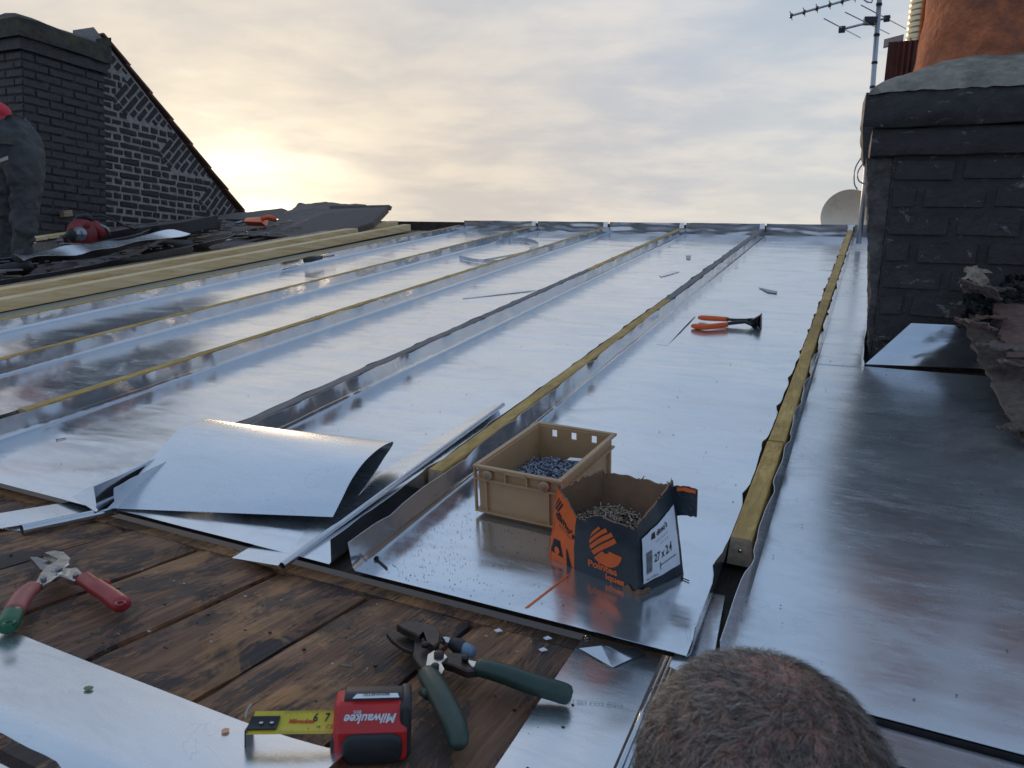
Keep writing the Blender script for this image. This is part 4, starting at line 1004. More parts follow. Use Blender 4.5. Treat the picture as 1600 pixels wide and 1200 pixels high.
mb = MB(); cbox(mb, .016, LX-.016, .016, LY-.016, 0, .006, MPLA); mb.build('foot', t)
mb = MB()
for (a0, a1, c0, c1) in [(0, LX, 0, ins+.001), (0, LX, LY-ins-.001, LY), (0, ins+.001, ins+.001, LY-ins-.001), (LX-ins-.001, LX, ins+.001, LY-ins-.001)]: cbox(mb, a0, a1, c0, c1, hC-.0055, hC, MPLA)
mb.build('rim', t, bevel=.0012)
mb = MB()
for (a0, a1, c0, c1) in [(.001, LX-.001, .001, ins), (LX-ins, LX-.001, ins, LY-ins), (.001, ins, ins, LY-ins)]:
    cbox(mb, a0, a1, c0, c1, hC-.028, hC-.0245, MPLA)
    cbox(mb, a0, a1, c0, c1, .008, .0115, MPLA)
mb.build('rib', t)
for a in (.001, .024, LX-.027, LX-.004):
    mb = MB(); cbox(mb, a, a+.0028, .0012, ins, .0115, hC-.028, MPLA); mb.build('rib', t)
for b in (.024, .22):
    mb = MB(); cbox(mb, LX-ins, LX-.0012, b, b+.003, .0115, hC-.028, MPLA); mb.build('rib', t)
for a in (.001, LX-.004, .064, .107):
    mb = MB(); cbox(mb, a, a+.003, .0012, ins, hC-.0245, hC-.0055, MPLA); mb.build('rib', t)
for a in (.030, LX-.033):
    mb = MB(); p = crp(a, .006, hC-.016); mb.tube([p+V1*.002, p-V1*.0075], [.0095, .0095], MPLA, 20); mb.tube([p-V1*.0074, p-V1*.0078], .0065, simple('crate_boss_shade', (.30, .21, .12), .6), 18); mb.build('round_boss', t)  # darker flat disc paints the shade of a hollow onto the boss
mb = MB(); cbox(mb, .066, .108, -.001, .0005, hC-.007, hC+.0004, MPLA); mb.build('label_lug', t)
# nails in crate
def nail(mbx, p, d, L, r_, m):
    d = d.normalized(); mbx.tube([p, p+d*L*.9, p+d*L], [r_, r_, r_*.15], m, 5, smooth=False); mbx.tube([p-d*.0006, p+d*.0006], r_*2.9, m, 8, smooth=False)
r3 = random.Random(5); mb = MB()
for i in range(900):
    a = r3.uniform(.028, LX-.03); b = r3.gauss(.125, .075)
    if not .03 < b < LY-.035: continue
    hgt = .026+.030*max(0, 1-((b-.12)/.11)**2)*(1-abs(a-LX/2)/.12)+r3.uniform(-.006, .008)
    d = U1*r3.uniform(-1, 1)+V1*r3.uniform(-1, 1)+U0*r3.uniform(-.35, .45)
    c = crp(a, b, hgt); L = r3.uniform(.016, .026); nail(mb, c-d.normalized()*L/2, d, L, .00115, MNAIL)
mb.build('grey_nails', label='heap of grey clout nails filling the beige crate', cat='nails', kind='stuff')
mb = MB(); mb.grid(lambda a, b: crp(.016+.144*a, .02+.20*b, .016+.036*math.sin(math.pi*min(1, max(0, b*1.05)))**.8*(.6+.4*math.sin(math.pi*a))+.003*nz(a*20, b*20, 1)), 20, 24, simple('nail_mass', (.03, .032, .04), .5, metal=.5, var=.5, scale=200)); mb.build('nail_bed', label='dense lower layer of nails in the beige crate', cat='nails', kind='stuff')
for (a, b, h, lab) in [(.055, .048, .044, 'dark square metal plate at the near end of the nails'), (.125, .165, .068, 'white bent metal clip on the far side of the nails'), (.035, .042, .036, 'small grey metal chip in the near corner of the crate')]:
    mb = MB(); mb.box(crp(a, b, h), U1*.026+V1*.006, V1*.014, U0*.0012+U1*.001, MZ2 if 'white' in lab else MSTEELD); mb.build('metal_chip', label=lab, cat='metal scrap')
# ================================================================== CARDBOARD NAIL BOX
def bxp(u, v, h): return rw(u, v, h)
Bb = [V(-.427, .989, .002), V(-.262, .942, .002), V(-.213, 1.023, .002), V(-.372, 1.080, .002)]
Tt = [V(-.416, .999, .120), V(-.268, .942, .112), V(-.244, 1.068, .128), V(-.372, 1.098, .122)]
t = thing('nail_box', 'torn open orange and navy cardboard box of small nails', 'cardboard box', rwv(Bb[0]*.5+Bb[2]*.5))
def face_fn(i, j, seed, dips, bulge=.004):
    A0, A1, T0, T1 = Bb[i], Bb[j], Tt[i], Tt[j]
    nrm_ = (A1-A0).cross(V(0, 0, 1)).normalized()
    def fn(s, q, off=0.):
        top = 1+dips(s)
        b = q*top
        p = (A0*(1-s)+A1*s)*(1-b)+(T0*(1-s)+T1*s)*b
        p = p+nrm_*(bulge*math.sin(math.pi*s)*math.sin(math.pi*min(1, b)*.9)+off+.0012*nz(s*5+seed, b*5, seed))
        return rwv(p)
    return fn
def dipF(s): return -.22*math.exp(-((s-.33)/.16)**2)-.05*math.exp(-((s-.75)/.3)**2)+.012*nz(s*9, 3, 3)+.02*nz(s*31, 1, 3)*(1 if s<.45 else .2)+.06*math.exp(-((s)/.08)**2)
def dipR(s): return .02+.05*s+.012*nz(s*12, 1, 1)
def dipB(s): return .0+.02*nz(s*7, 2, 5)-.05*math.exp(-((s-.93)/.05)**2)
def dipL(s): return .02+.08*nz(s*12, 2, 9)
Ff = face_fn(0, 1, 1., dipF, .006); FR = face_fn(1, 2, 2., dipR, .004); FB = face_fn(2, 3, 3., dipB); FL = face_fn(3, 0, 4., dipL)
def wall_part(fn, bands, n=40):
    mb = MB(); edges = [b[0] for b in bands]+[1.0]
    for bi, (s0, m) in enumerate(bands):
        s1 = edges[bi+1]; k = max(4, int(n*(s1-s0)))
        mb.grid(lambda a, b: fn(s0+(s1-s0)*a, b), k, 14, m)
    mb.grid(lambda a, b: fn(a, b, -.0032), n, 14, MCARD, flip=True)
    mb.grid(lambda a, b: fn(a, 1, -.0032*b), n, 1, MCARD, smooth=False)
    return mb
wf = wall_part(Ff, [(0, MORG), (.30, MNAVY)], 60).build('box_wall', t, label='front wall printed orange and navy')
wr = wall_part(FR, [(0, MNAVY)]).build('box_wall', t, label='right wall with the white label')
wall_part(FB, [(0, MCARD)]).build('box_wall', t); wall_part(FL, [(0, MORG)]).build('box_wall', t)
mb = MB(); mb.add([rwv(p+V(0, 0, .001)) for p in Bb], [(0, 1, 2, 3)], MCARD); mb.build('box_bottom', t)
# flap hanging outside at the right back corner
cT = rwv(Tt[2])
def flap(a, b): return cT+U1*(.038*a)-V1*(.004*a+.012*b)+U0*(.004*math.sin(a*2.5)-(.046*b)*(1-.12*a))+U1*.004*b+U0*.002*nz(a*6, b*6, 0)
mb = MB(); mb.grid(flap, 8, 10, MNAVY, smooth=False); mb.grid(lambda a, b: flap(.15+.8*a, .01+.13*b)-V1*.0022, 6, 2, MORG); mb.build('box_flap', t)
mb = MB(); mb.grid(lambda a, b: flap(a, b)+V1*.003, 8, 10, MCARD, smooth=False); mb.build('flap_lining', t, solid=.002)
# frayed cardboard shreds on the rim and crushed lower corner
mb = MB(); r4 = random.Random(9)
for i in range(120):
    fn = r4.choice([Ff, FR, FB, FL]); s = r4.random(); s = s if r4.random() < .4 else (s*.12 if r4.random() < .5 else 1-s*.12)
    p = fn(s, 1, -.001); d = V(r4.uniform(-1, 1), r4.uniform(-1, 1), r4.uniform(-.2, 1.2)).normalized()*r4.uniform(.003, .009); sd_ = V(r4.uniform(-1, 1), r4.uniform(-1, 1), 0)*.0022
    mb.add([p-sd_, p+sd_, p+d+sd_*.3], [(0, 1, 2)], MCARD)
mb.build('frayed_edge', t, kind='stuff')
mb = MB()
def crush(a, b):
    s = .84+.30*a
    hh_ = b*max(.02, .10+.16*nz(s*13, 4, 1)-.25*abs(s-1)); p = Ff(min(1, s), hh_, .0012) if s <= 1 else FR((s-1)*1.6, hh_, .0012)
    return p+(V(0, -1, 0)*.4+U1*.5)*(.002+.003*nz(a*9, b*9, 2))
mb.grid(crush, 20, 8, MCARD, smooth=False); mb.build('crushed_corner', t)
# prints
def onF(s0, q0, sx, sy, ang=0.):
    wF = (Bb[1]-Bb[0]).length; hF = .118; ca, sa = math.cos(ang), math.sin(ang)
    return lambda x, y: Ff(max(.002, min(.998, s0+(x*ca-y*sa)/wF)), max(0, min(1, q0+(x*sa+y*ca)/hF/(1+dipF(max(0, min(1, s0)))))), .0008)
def shape(mbx, pts, fn, m):
    # subdivided polygon fan
    n = len(pts); cxs = sum(p[0] for p in pts)/n; cys = sum(p[1] for p in pts)/n
    vs = [fn(cxs, cys)]+[fn(*p) for p in pts]; mbx.add(vs, [(0, i+1, (i+1) % n+1) for i in range(n)], m)
mb = MB()
def fade(txt, s0, q0, size, m, ang=0., **k): text_on(mb, txt, size, onF(s0, q0, 1, 1, ang), m, **k)
fade("dimo's", .165, .60, .0175, MINK, -.14, bold=.0006)
fade("LA FIXATION", .17, .53, .0050, MINK, -.12)
mb.build('lettering', t)
mb = MB()
for k, off in enumerate((0, .005, .010)):      # slanted bars of the emblem at the upper left
    shape(mb, [(off-.012, -.010), (off-.009, -.010), (off+.001, .012), (off-.002, .012)], onF(.055, .80, 1, 1), MINK)
shape(mb, [(-.014, -.006), (.012, -.008), (.004, .020), (-.010, .017)], onF(.10, .17, 1, 1), MINK)
fn0 = onF(.10, .19, 1, 1); mb.add([Ff(max(.002, min(.998, .095+.0055*math.cos(a_)/.17)), .175+.006*math.sin(a_)/.1, .0016) for a_ in [i*math.pi/6 for i in range(12)]], [tuple(range(12))], MORG)
shape(mb, [(-.004, -.014), (.006, -.014), (-.004, .016), (-.006, .016)], onF(.24, .14, 1, 1), MINK)
mb.build('printed_emblem', t)
# navy panel emblem : orange disc with slanted bars and arrow notch
mb = MB(); cx0, cy0, Rr_ = 0., 0., .031
def clip_halfdisc(y0, y1):
    pts = []
    for i in range(13):
        y = y0+(y1-y0)*i/12; pts.append((-(Rr_**2-y*y)**.5 if abs(y) < Rr_ else 0, y))
    return pts
emb = onF(.665, .60, 1, 1, .70)
def rot(p): return p
for (ya, yb, xe) in [(-.004, .004, .026), (.007, .014, .026), (.017, .023, .019), (.026, .0305, .008)]:
    L_ = clip_halfdisc(ya, yb); NN = 8
    for i in range(12):
        x0a, yA = L_[i]; x0b, yB = L_[i+1]
        for j in range(NN):
            fx0, fx1 = j/NN, (j+1)/NN
            mb.add([emb(x0a+(xe-x0a)*fx0, yA), emb(x0a+(xe-x0a)*fx1, yA), emb(x0b+(xe-x0b)*fx1, yB), emb(x0b+(xe-x0b)*fx0, yB)], [(0, 1, 2, 3)], MORG)
emb2 = onF(.665, .60, 1, 1, 0)
seg = []
for i in range(16):
    a0 = math.pi*(1.26+.70*i/16); a1 = math.pi*(1.26+.70*(i+1)/16)
    for j in range(6):
        r0, r1 = Rr_*(.25+.75*j/6), Rr_*(.25+.75*(j+1)/6)
        mb.add([emb2(math.cos(a0)*r0, math.sin(a0)*r0-.006), emb2(math.cos(a0)*r1, math.sin(a0)*r1-.006), emb2(math.cos(a1)*r1, math.sin(a1)*r1-.006), emb2(math.cos(a1)*r0, math.sin(a1)*r0-.006)], [(0, 1, 2, 3)], MORG)
mb.build('printed_emblem', t)
mb = MB(); text_on(mb, 'Pointes', .0185, onF(.63, .18, 1, 1, .0), MORG, bold=.0006); text_on(mb, 'iques', .0165, onF(.76, .055, 1, 1, 0.), MORG, bold=.0006); mb.build('lettering', t)
# label on the right wall
wR = (Bb[2]-Bb[1]).length
def onR(x, y, off=.0010): return FR(max(0, min(1, .09+x/wR)), max(0, min(1, y/.125)), off)
mb = MB(); mb.grid(lambda a, b: onR(.078*a, .018+.080*b, .0024), 12, 10, MWHITE); mb.build('white_label', t)
mb = MB(); o2 = .0031
text_on(mb, '27 x 2.4', .0185, lambda x, y: onR(x*.66+.022, y+.045, o2), MINK, align='LEFT', bold=.0003)
text_on(mb, "dimo's", .0120, lambda x, y: onR(x*.8+.030, y+.083, o2), MINK, align='LEFT', bold=.0003)
text_on(mb, 'TETE PLATE', .0055, lambda x, y: onR(x+.026, y+.073, o2), MLG, align='LEFT')
text_on(mb, 'Extra large', .0045, lambda x, y: onR(x+.036, y+.066, o2), MLG, align='LEFT')
text_on(mb, 'Ref. 272241', .0050, lambda x, y: onR(x+.006, y+.021, o2), MINK, align='LEFT')
r5 = random.Random(3); x = .006
y_ = .032
while y_ < .068:
    h_ = r5.choice([.0006, .0010, .0016]); mb.add([onR(.006, y_, o2), onR(.018, y_, o2), onR(.018, y_+h_, o2), onR(.006, y_+h_, o2)], [(0, 1, 2, 3)], MINK); y_ += h_+r5.choice([.0007, .0011])
for (x0, x1, y0, y1) in [(.034, .070, .034, .0352), (.034, .0352, .028, .040)]: mb.add([onR(x0, y0, o2), onR(x1, y0, o2), onR(x1, y1, o2), onR(x0, y1, o2)], [(0, 1, 2, 3)], MINK)
shape(mb, [(.018, .084), (.027, .082), (.027, .092), (.020, .092)], lambda x, y: onR(x, y, o2), MINK)
mb.build('lettering', t)
# nails inside
mb = MB(); cB4 = sum(Bb, V(0, 0, 0))/4
for i in range(520):
    a, b = r3.random(), r3.random()
    p = (Bb[0]*(1-a)+Bb[1]*a)*(1-b)+(Bb[3]*(1-a)+Bb[2]*a)*b; p = cB4+(p-cB4)*.68-V(.008,0,0)
    hgt = .070+.014*math.sin(a*3)+r3.uniform(-.005, .006); d = U1*r3.uniform(-1, 1)+V1*r3.uniform(-1, 1)+U0*r3.uniform(-.3, .4); L = r3.uniform(.012, .02)
    nail(mb, rw(p.x, p.y, hgt)-d.normalized()*L/2, d, L, .0010, MNAIL2)
mb.build('brown_nails', label='heap of small dull nails inside the torn cardboard box', cat='nails', kind='stuff')
mb = MB()
def nb_(a, b):
    p = (Bb[0]*(1-a)+Bb[1]*a)*(1-b)+(Bb[3]*(1-a)+Bb[2]*a)*b; p = cB4+(p-cB4)*.76-V(.008,0,0); return rw(p.x, p.y, .066+.012*math.sin(a*3)+.003*nz(a*20, b*20, 2))
mb.grid(nb_, 18, 14, simple('nail_mass_brown', (.045, .035, .03), .6, metal=.4, var=.5, scale=200)); mb.build('nail_bed', label='dense lower layer of nails in the cardboard box', cat='nails', kind='stuff')
# loose nails on the roof
for (x, y, x2_, y2_, lab) in [(588, 873, 606, 889, 'rusty bent nail on the front corner of the wide zinc bay'), (88, 687, 104, 684, 'single nail lying on the left zinc bay'), (1050, 898, 1062, 895, 'nail lying at the foot of the cardboard box'), (1066, 903, 1078, 908, 'small nail beside the right corner of the cardboard box')]:
    mb = MB(); p, q_ = atw(x, y, .004), atw(x2_, y2_, .004); nail(mb, p, q_-p, (q_-p).length, .0017 if 'rusty' in lab else .001, MSTEELD); mb.build('loose_nail', label=lab, cat='nail', group='loose nails on the zinc')
# red scratch on the zinc
mb = MB(); p0, p1 = atw(823, 950, .0028), atw(890, 897, .0028); sdv = V(.0022, .001, 0)
mb.add([p0-sdv*1.3, p0+sdv, p1+sdv*.5, p1-sdv*.7], [(0, 1, 2, 3)], MORG2); mb.build('orange_chalk_line', label='orange crayon stroke on the zinc below the cardboard box', cat='mark')
# ================================================================== SEAMING PLIERS (orange)
t = thing('seaming_pliers', 'orange handled seaming pliers with wide black jaws lying on zinc', 'pliers', atw(1135, 512, 0))
mb = MB(); mb.tube([cr([atw(1082, 509, .012), atw(1100, 511, .014), atw(1120, 509, .016), atw(1137, 507, .018)], i/8) for i in range(9)], [.008, .0115, .012, .0115, .011, .011, .011, .0105, .009], MORG2, 12, .9); mb.build('handle', t)
mb = MB(); mb.tube([cr([atw(1092, 496, .016), atw(1105, 497, .018), atw(1122, 498, .02), atw(1138, 499, .022)], i/8) for i in range(9)], [.007, .010, .011, .011, .011, .011, .010, .010, .009], MORG2, 12, .9); mb.build('handle', t)
mb = MB(); mb.tube([atw(1135, 506, .018), atw(1150, 504, .02), atw(1165, 503, .022), atw(1176, 507, .02)], [.009, .010, .009, .010], MBLK, 10, .7); mb.build('arm', t)
mb = MB(); mb.tube([atw(1136, 499, .022), atw(1150, 500, .022), atw(1166, 500, .024), atw(1176, 499, .024)], [.008, .008, .008, .008], MBLK, 10, .7); mb.build('arm', t)
mb = MB(); jb = [atw(1170, 503, .02), atw(1186, 494, .046), atw(1189, 491, .05), atw(1189, 514, .004), atw(1184, 510, .006), atw(1180, 516, .002), atw(1172, 508, .012)]
mb.plate(jb[::-1], V(.0, .035, .006), MBLK); mb.build('jaw', t, fix=True)
# ================================================================== GREEN SNIPS
def poly_plate(mb, pts, h, th, m, bev=.0012): mb.plate([dk(x, y, h) for x, y in pts][::-1], V(0, 0, -th), m, bev=bev)
t = thing('tin_snips', 'green handled offset tin snips lying open on the planks', 'tin snips', dk(690, 1030, 0))
mb = MB(); poly_plate(mb, [(604, 989), (640, 992), (655, 996), (651, 1006), (645, 1017), (630, 1012), (612, 999)], .018, .006, MSTEELD); mb.build('lower_blade', t, fix=True)
mb = MB(); poly_plate(mb, [(620, 975), (640, 970), (662, 972), (684, 980), (689, 990), (686, 1004), (678, 1010), (668, 1003), (662, 985), (655, 993), (630, 981)], .034, .010, MSTEELD, .002); mb.build('upper_blade', t, fix=True)
mb = MB(); poly_plate(mb, [(648, 998), (668, 1001), (684, 1010), (690, 1022), (672, 1035), (668, 1048), (655, 1038), (645, 1022)], .026, .012, MSTEELD, .002); mb.build('jaw_body', t, fix=True)
mb = MB(); poly_plate(mb, [(668, 1022), (678, 1016), (692, 1018), (700, 1026), (690, 1034), (695, 1046), (690, 1054), (670, 1055), (664, 1045)], .032, .006, MCHROME); mb.build('link_plate', t, fix=True)
mb = MB(); poly_plate(mb, [(690, 1018), (720, 1020), (750, 1035), (748, 1046), (730, 1048), (712, 1040), (692, 1034)], .028, .010, MSTEELD, .002); mb.build('lever_arm', t, fix=True)
mb = MB(); poly_plate(mb, [(728, 1030), (748, 1034), (750, 1042), (738, 1041)], .031, .004, MCHROME); mb.build('lever_plate', t, fix=True)
for (x, y, h, r_) in [(686, 1021, .035, .0065), (680, 1040, .036, .005), (727, 1027, .033, .0045), (664, 1006, .035, .0045)]:
    mb = MB(); p = dk(x, y, h); mb.tube([p-V(0, 0, .004), p+V(0, 0, .001), p+V(0, 0, .0022)], [r_, r_, r_*.75], MSTEELD, 14); mb.build('pivot_bolt', t)
mb = MB(); Q = [dk(668, 1052, .026), dk(681, 1074, .028), dk(697, 1104, .026), dk(712, 1138, .022), dk(717, 1168, .018)]
mb.tube([cr(Q, i/16) for i in range(17)], [.0125, .0135, .0138, .0138, .014, .014, .0142, .0142, .0142, .014, .014, .0138, .0135, .013, .012, .010, .006], MGREEN, 14, .8)
mb.tube([dk(682, 1078, .026), dk(668, 1084, .024), dk(660, 1080, .022)], [.011, .009, .006], MGREEN, 10, .8); mb.build('handle', t)
mb = MB(); Q = [dk(747, 1042, .026), dk(785, 1052, .027), dk(830, 1068, .024), dk(870, 1080, .020), dk(894, 1088, .017)]
mb.tube([cr(Q, i/16) for i in range(17)], [.0115, .0125, .013, .0132, .0135, .0136, .0138, .0138, .0138, .0138, .0138, .0138, .0138, .0138, .0135, .012, .006], MGREEN, 14, .85); mb.build('handle', t)
mb = MB(); Q = [dk(704, 1004, .018), dk(716, 1010, .018), dk(734, 1020, .018)]; mb.tube(Q, [.007, .011, .008], MRUB, 12); mb.tube([dk(722, 1013, .018), dk(737, 1021, .018)], [.0095, .0095], simple('blue_collar', (.16, .24, .33), .4), 12); mb.tube([dk(690, 1000, .020), dk(703, 1004, .019)], [.005, .007], MCHROME, 10); mb.build('latch', t)
# ================================================================== RED SNIPS
t = thing('tin_snips', 'red handled tin snips with polished jaws on the left planks', 'tin snips', dk(90, 900, 0))
mb = MB(); poly_plate(mb, [(46, 870), (58, 870), (80, 877), (78, 886), (68, 890), (62, 888)], .020, .006, MSTEEL); mb.build('lower_blade', t, fix=True)
mb = MB(); poly_plate(mb, [(68, 863), (84, 859), (100, 862), (110, 870), (108, 880), (98, 888), (80, 890), (84, 880), (90, 873), (80, 868)], .034, .010, MCHROME, .002); mb.build('upper_blade', t, fix=True)
mb = MB(); poly_plate(mb, [(72, 884), (84, 878), (94, 886), (98, 892), (80, 906), (66, 914), (56, 908), (62, 895)], .030, .008, MCHROME, .002); mb.build('link_plate', t, fix=True)
mb = MB(); poly_plate(mb, [(92, 898), (106, 888), (120, 886), (132, 898), (133, 906), (116, 906)], .026, .009, MCHROME, .002); mb.build('lever_plate', t, fix=True)
for (x, y, h, r_) in [(92, 888, .037, .005), (68, 903, .034, .004), (118, 898, .031, .004)]:
    mb = MB(); p = dk(x, y, h); mb.tube([p-V(0, 0, .004), p+V(0, 0, .001), p+V(0, 0, .0022)], [r_, r_, r_*.7], MSTEEL, 12); mb.build('pivot_bolt', t)
def grip(Q, rr, m, cut=None, m2=None, name='handle', n=20):
    mb = MB(); pts = [cr(Q, i/n) for i in range(n+1)]
    k = int(cut*n) if cut else n
    mb.tube(pts[:k+1], rr[:k+1], m, 14, .8)
    if cut: mb.tube(pts[k:], rr[k:], m2, 14, .8)
    mb.build(name, t)
grip([dk(131, 904, .024), dk(150, 917, .024), dk(172, 931, .022), dk(194, 948, .019)], [.0125]*6+[.0135]*9+[.014]*4+[.012, .007], MRED)
mb = MB(); mb.tube([dk(160, 915, .02), dk(168, 910, .02)], [.009, .006], MRED, 10); mb.build('guard', t)
grip([dk(52, 918, .024), dk(36, 932, .024), dk(22, 955, .022), dk(8, 984, .016)], [.0125]*6+[.0135]*9+[.014]*4+[.012, .007], MREDF, .72, MGRN)
mb = MB(); mb.tube([dk(40, 922, .02), dk(28, 930, .018), dk(22, 934, .016)], [.010, .009, .005], MRED, 10); mb.build('guard', t)
for (x, y, h, m, lab) in [(188, 943, .030, MRED, 0), (14, 974, .030, MGRN, 0)]:
    mb = MB(); p = dk(x, y, h); mb.tube([p+V(math.cos(a_)*.006, math.sin(a_)*.006, 0) for a_ in [i*math.pi/8 for i in range(17)]], .0022, m, 8, caps=False); mb.build('hang_ring', t)
# ================================================================== TAPE MEASURE
t = thing('tape_measure', 'red and black tape measure with its yellow blade pulled out', 'tape measure', dk(580, 1190, 0))
# body frame: x across the image, y toward the camera, z up
bl = dk(525, 1194, .0); br = dk(630, 1190, .0)
tx = (br-bl); tx.z = 0; Wt = tx.length*1.12; tx.normalize(); ty = V(0, 0, 1).cross(tx)
tc0 = (bl+br)/2 + ty*.018
def TP(a, b, c): return tc0+tx*a+ty*b+V(0, 0, c)
HT = .060; DT = .045
def rbox(mb, cxyz, sx, sy, sz, m, r_, n=5, xz=True):
    # box with rounded corners in the x-z outline, extruded in y with softened edges
    pts = []
    for (qx, qz, a0) in ((1, 1, 0), (-1, 1, 90), (-1, -1, 180), (1, -1, 270)):
        for i in range(n+1):
            a_ = R(a0+90*i/n); pts.append((qx*(sx/2-r_)+r_*math.cos(a_), qz*(sz/2-r_)+r_*math.sin(a_)))
    c = cxyz; k = len(pts); e = min(r_*.4, sy*.3); rings = []
    for (yy, sh) in ((-sy/2, e), (-sy/2+e, 0), (sy/2-e, 0), (sy/2, e)):
        rings.append([TP(c[0]+x*(1-sh/(sx/2)), c[1]+yy, c[2]+z_*(1-sh/(sz/2))) for x, z_ in pts])
    vs = [p for r2 in rings for p in r2]; fs = [(q*k+i, q*k+(i+1) % k, (q+1)*k+(i+1) % k, (q+1)*k+i) for q in range(3) for i in range(k)]
    fs += [tuple(range(k))[::-1], tuple(3*k+i for i in range(k))]
    mb.add(vs, fs, m, True)
mb = MB(); prof = [(-DT/2, .002), (-DT/2, HT*.60), (-DT*.22, HT), (DT/2, HT), (DT/2, .002)]
mb.plate([TP(-Wt/2, y, z_) for y, z_ in prof], tx*Wt, MTAPER); o = mb.build('case', t, fix=True, bevel=.006)
mb = MB(); rbox(mb, (.002, -DT/2-.0005, HT*.30+.001), Wt*.80, .009, HT*.54, MRUB, .012); mb.build('rubber_front', t, fix=True)
mb = MB(); rbox(mb, (Wt/2-.003, .004, HT*.5+.003), .012, DT*1.04, HT*.96, MRUB, .005); mb.build('rubber_back', t, fix=True)
mb = MB(); rbox(mb, (.002, .008, HT), Wt*.80, DT*.52, .006, MRUB, .0025); mb.build('rubber_top', t, fix=True)
mb = MB(); rbox(mb, (-Wt/2+.003, -.004, HT*.28), .010, DT*.74, HT*.42, MRUB, .005); mb.build('rubber_mouth', t, fix=True)
q0, q1, q3 = TP(-.026, -DT/2, HT*.60), TP(.034, -DT/2, HT*.60), TP(-.026, -DT*.22, HT)
bx, by = (q1-q0).normalized(), (q3-q0).normalized(); bn = bx.cross(by).normalized()
if bn.z < 0: bn = -bn
cb = q0+(q1-q0)*.5+(q3-q0)*.52+bn*.0012
mb = MB(); text_on(mb, 'Milwaukee', .0122, lambda x, y: cb-bx*(x+.004)-by*(y-.0035), MWHITE, bold=.0003, shear=.35)
text_on(mb, '8m', .0065, lambda x, y: cb-bx*(x+.018)-by*(y-.0075), MWHITE)
text_on(mb, 'MAGNETIC', .0055, lambda x, y: TP(.004-x, .0015-y*.9, HT+.0050), MINK, bold=.0002); mb.build('lettering', t)
mb = MB(); mb.add([TP(-.020, -.0055, HT+.0040), TP(.028, -.0055, HT+.0040), TP(.026, .0030, HT+.0040), TP(-.016, .0030, HT+.0040)], [(0, 1, 2, 3)], MWHITE); mb.build('grey_plate', t)
# blade
bs, be = TP(-Wt/2+.004, .004, .034), dk(392, 1128, .028)
bd = (be-bs); bside = bd.cross(V(0, 0, 1)).normalized()
if bside.y > 0: bside = -bside                 # toward the camera
BW = .0135
def bl_f(a, b, off=0.): return bs+bd*b+bside*BW*(a-.5)*2+V(0, 0, -.014*abs((a-.5)*2)**1.6*0+.0035*((a-.5)*2)**2-.009*(a)+off)
mb = MB(); mb.grid(lambda a, b: bl_f(a, b), 8, 16, MYEL); mb.build('yellow_blade', t, solid=.0006)
def onB(s0, a0, flipx=True): return lambda x, y: bl_f(a0-y/(2*BW), s0-x/bd.length, .0011)
mb = MB()
for txt, s0, m in (('8', .04, MINK), ('7', .15, MINK), ('6', .28, MINK)): text_on(mb, txt, .0105, onB(s0, .38), m, bold=.0002)
text_on(mb, 'Milwaukee', .0062, onB(.43, .45), MREDI, bold=.0002); text_on(mb, 'CE', .0075, onB(.09, .72), MREDI); text_on(mb, 'M', .005, onB(.22, .70), MINK); text_on(mb, 'II', .004, onB(.33, .75), MREDI)
for i in range(52):
    s = .01+i*.0125; l_ = .24 if i % 5 == 0 else .12
    for (e0_, e1_) in ((.985, .985-l_), (.015, .015+l_*.6)):
        mb.add([bl_f(e0_, s, .0011), bl_f(e0_, s+.0022, .0011), bl_f(e1_, s+.0022, .0011), bl_f(e1_, s, .0011)], [(0, 1, 2, 3)], MINK)
mb.build('lettering', t)
mb = MB(); mb.grid(lambda a, b: bl_f(.22+.56*a+(.0), .69+.33*b, .0022), 4, 6, MBLK); mb.build('end_hook', t, solid=.0012)
for s in (.76, .88):
    mb = MB(); p = bl_f(.5, s, .0028); mb.tube([p, p+V(0, 0, .0014)], .0024, MCHROME, 10); mb.build('rivet', t)
mb = MB(); p = bl_f(.5, 1.02, .002); mb.box(p+V(0, 0, -.026), bside*.024, bd.normalized()*.0014, V(0, 0, .026), MBLK); mb.build('hook_lip', t)
mb = MB(); mb.tube([cr([dk(384, 1122, .012), dk(386, 1110, .018), dk(393, 1100, .022)], i/6) for i in range(7)], .0012, MWPL, 6); mb.build('plastic_curl', label='thin pale curl of plastic standing beside the tape hook', cat='scrap')
# ================================================================== SMALL DEBRIS
mb = MB(); r6 = random.Random(12)
def flake(p, s, m, up):
    a_ = r6.random()*6.28; pts = [p+V(math.cos(a_+k*1.57+r6.uniform(-.4, .4)), math.sin(a_+k*1.57)*.7, 0)*s*r6.uniform(.5, 1)+V(0, SN*0, s*.25*r6.random()+.001) for k in range(4)]
    mb.plate(pts, V(0, 0, -s*.25), m)
for i in range(330):
    u, v = r6.uniform(-2.4, .5), .85+abs(r6.gauss(0, 1.1))
    if v > 5.4: continue
    if any(abs(u-bu(k, v)) < .04 for k in range(5)): continue
    if -.62 < u < -.2 and .93 < v < 1.34: continue
    flake(rw(u, v, .0022), r6.uniform(.0007, .0020)*(1+.35*v*.5), MDUST, 0)
for i in range(600):                            # crumbs along the front left corner of the wide bay
    u = -.69+abs(r6.gauss(0, .13)); v = .84+abs(r6.gauss(0, .22))*(1-min(.8, (u+.69)))
    if v < .84 or u > -.3: continue
    flake(rw(u, v, .002), r6.uniform(.0005, .0015), MDUST, 0)
mb.build('dirt_crumbs', label='dark crumbs and flakes scattered over the zinc bays', cat='debris', kind='stuff')
mb = MB()
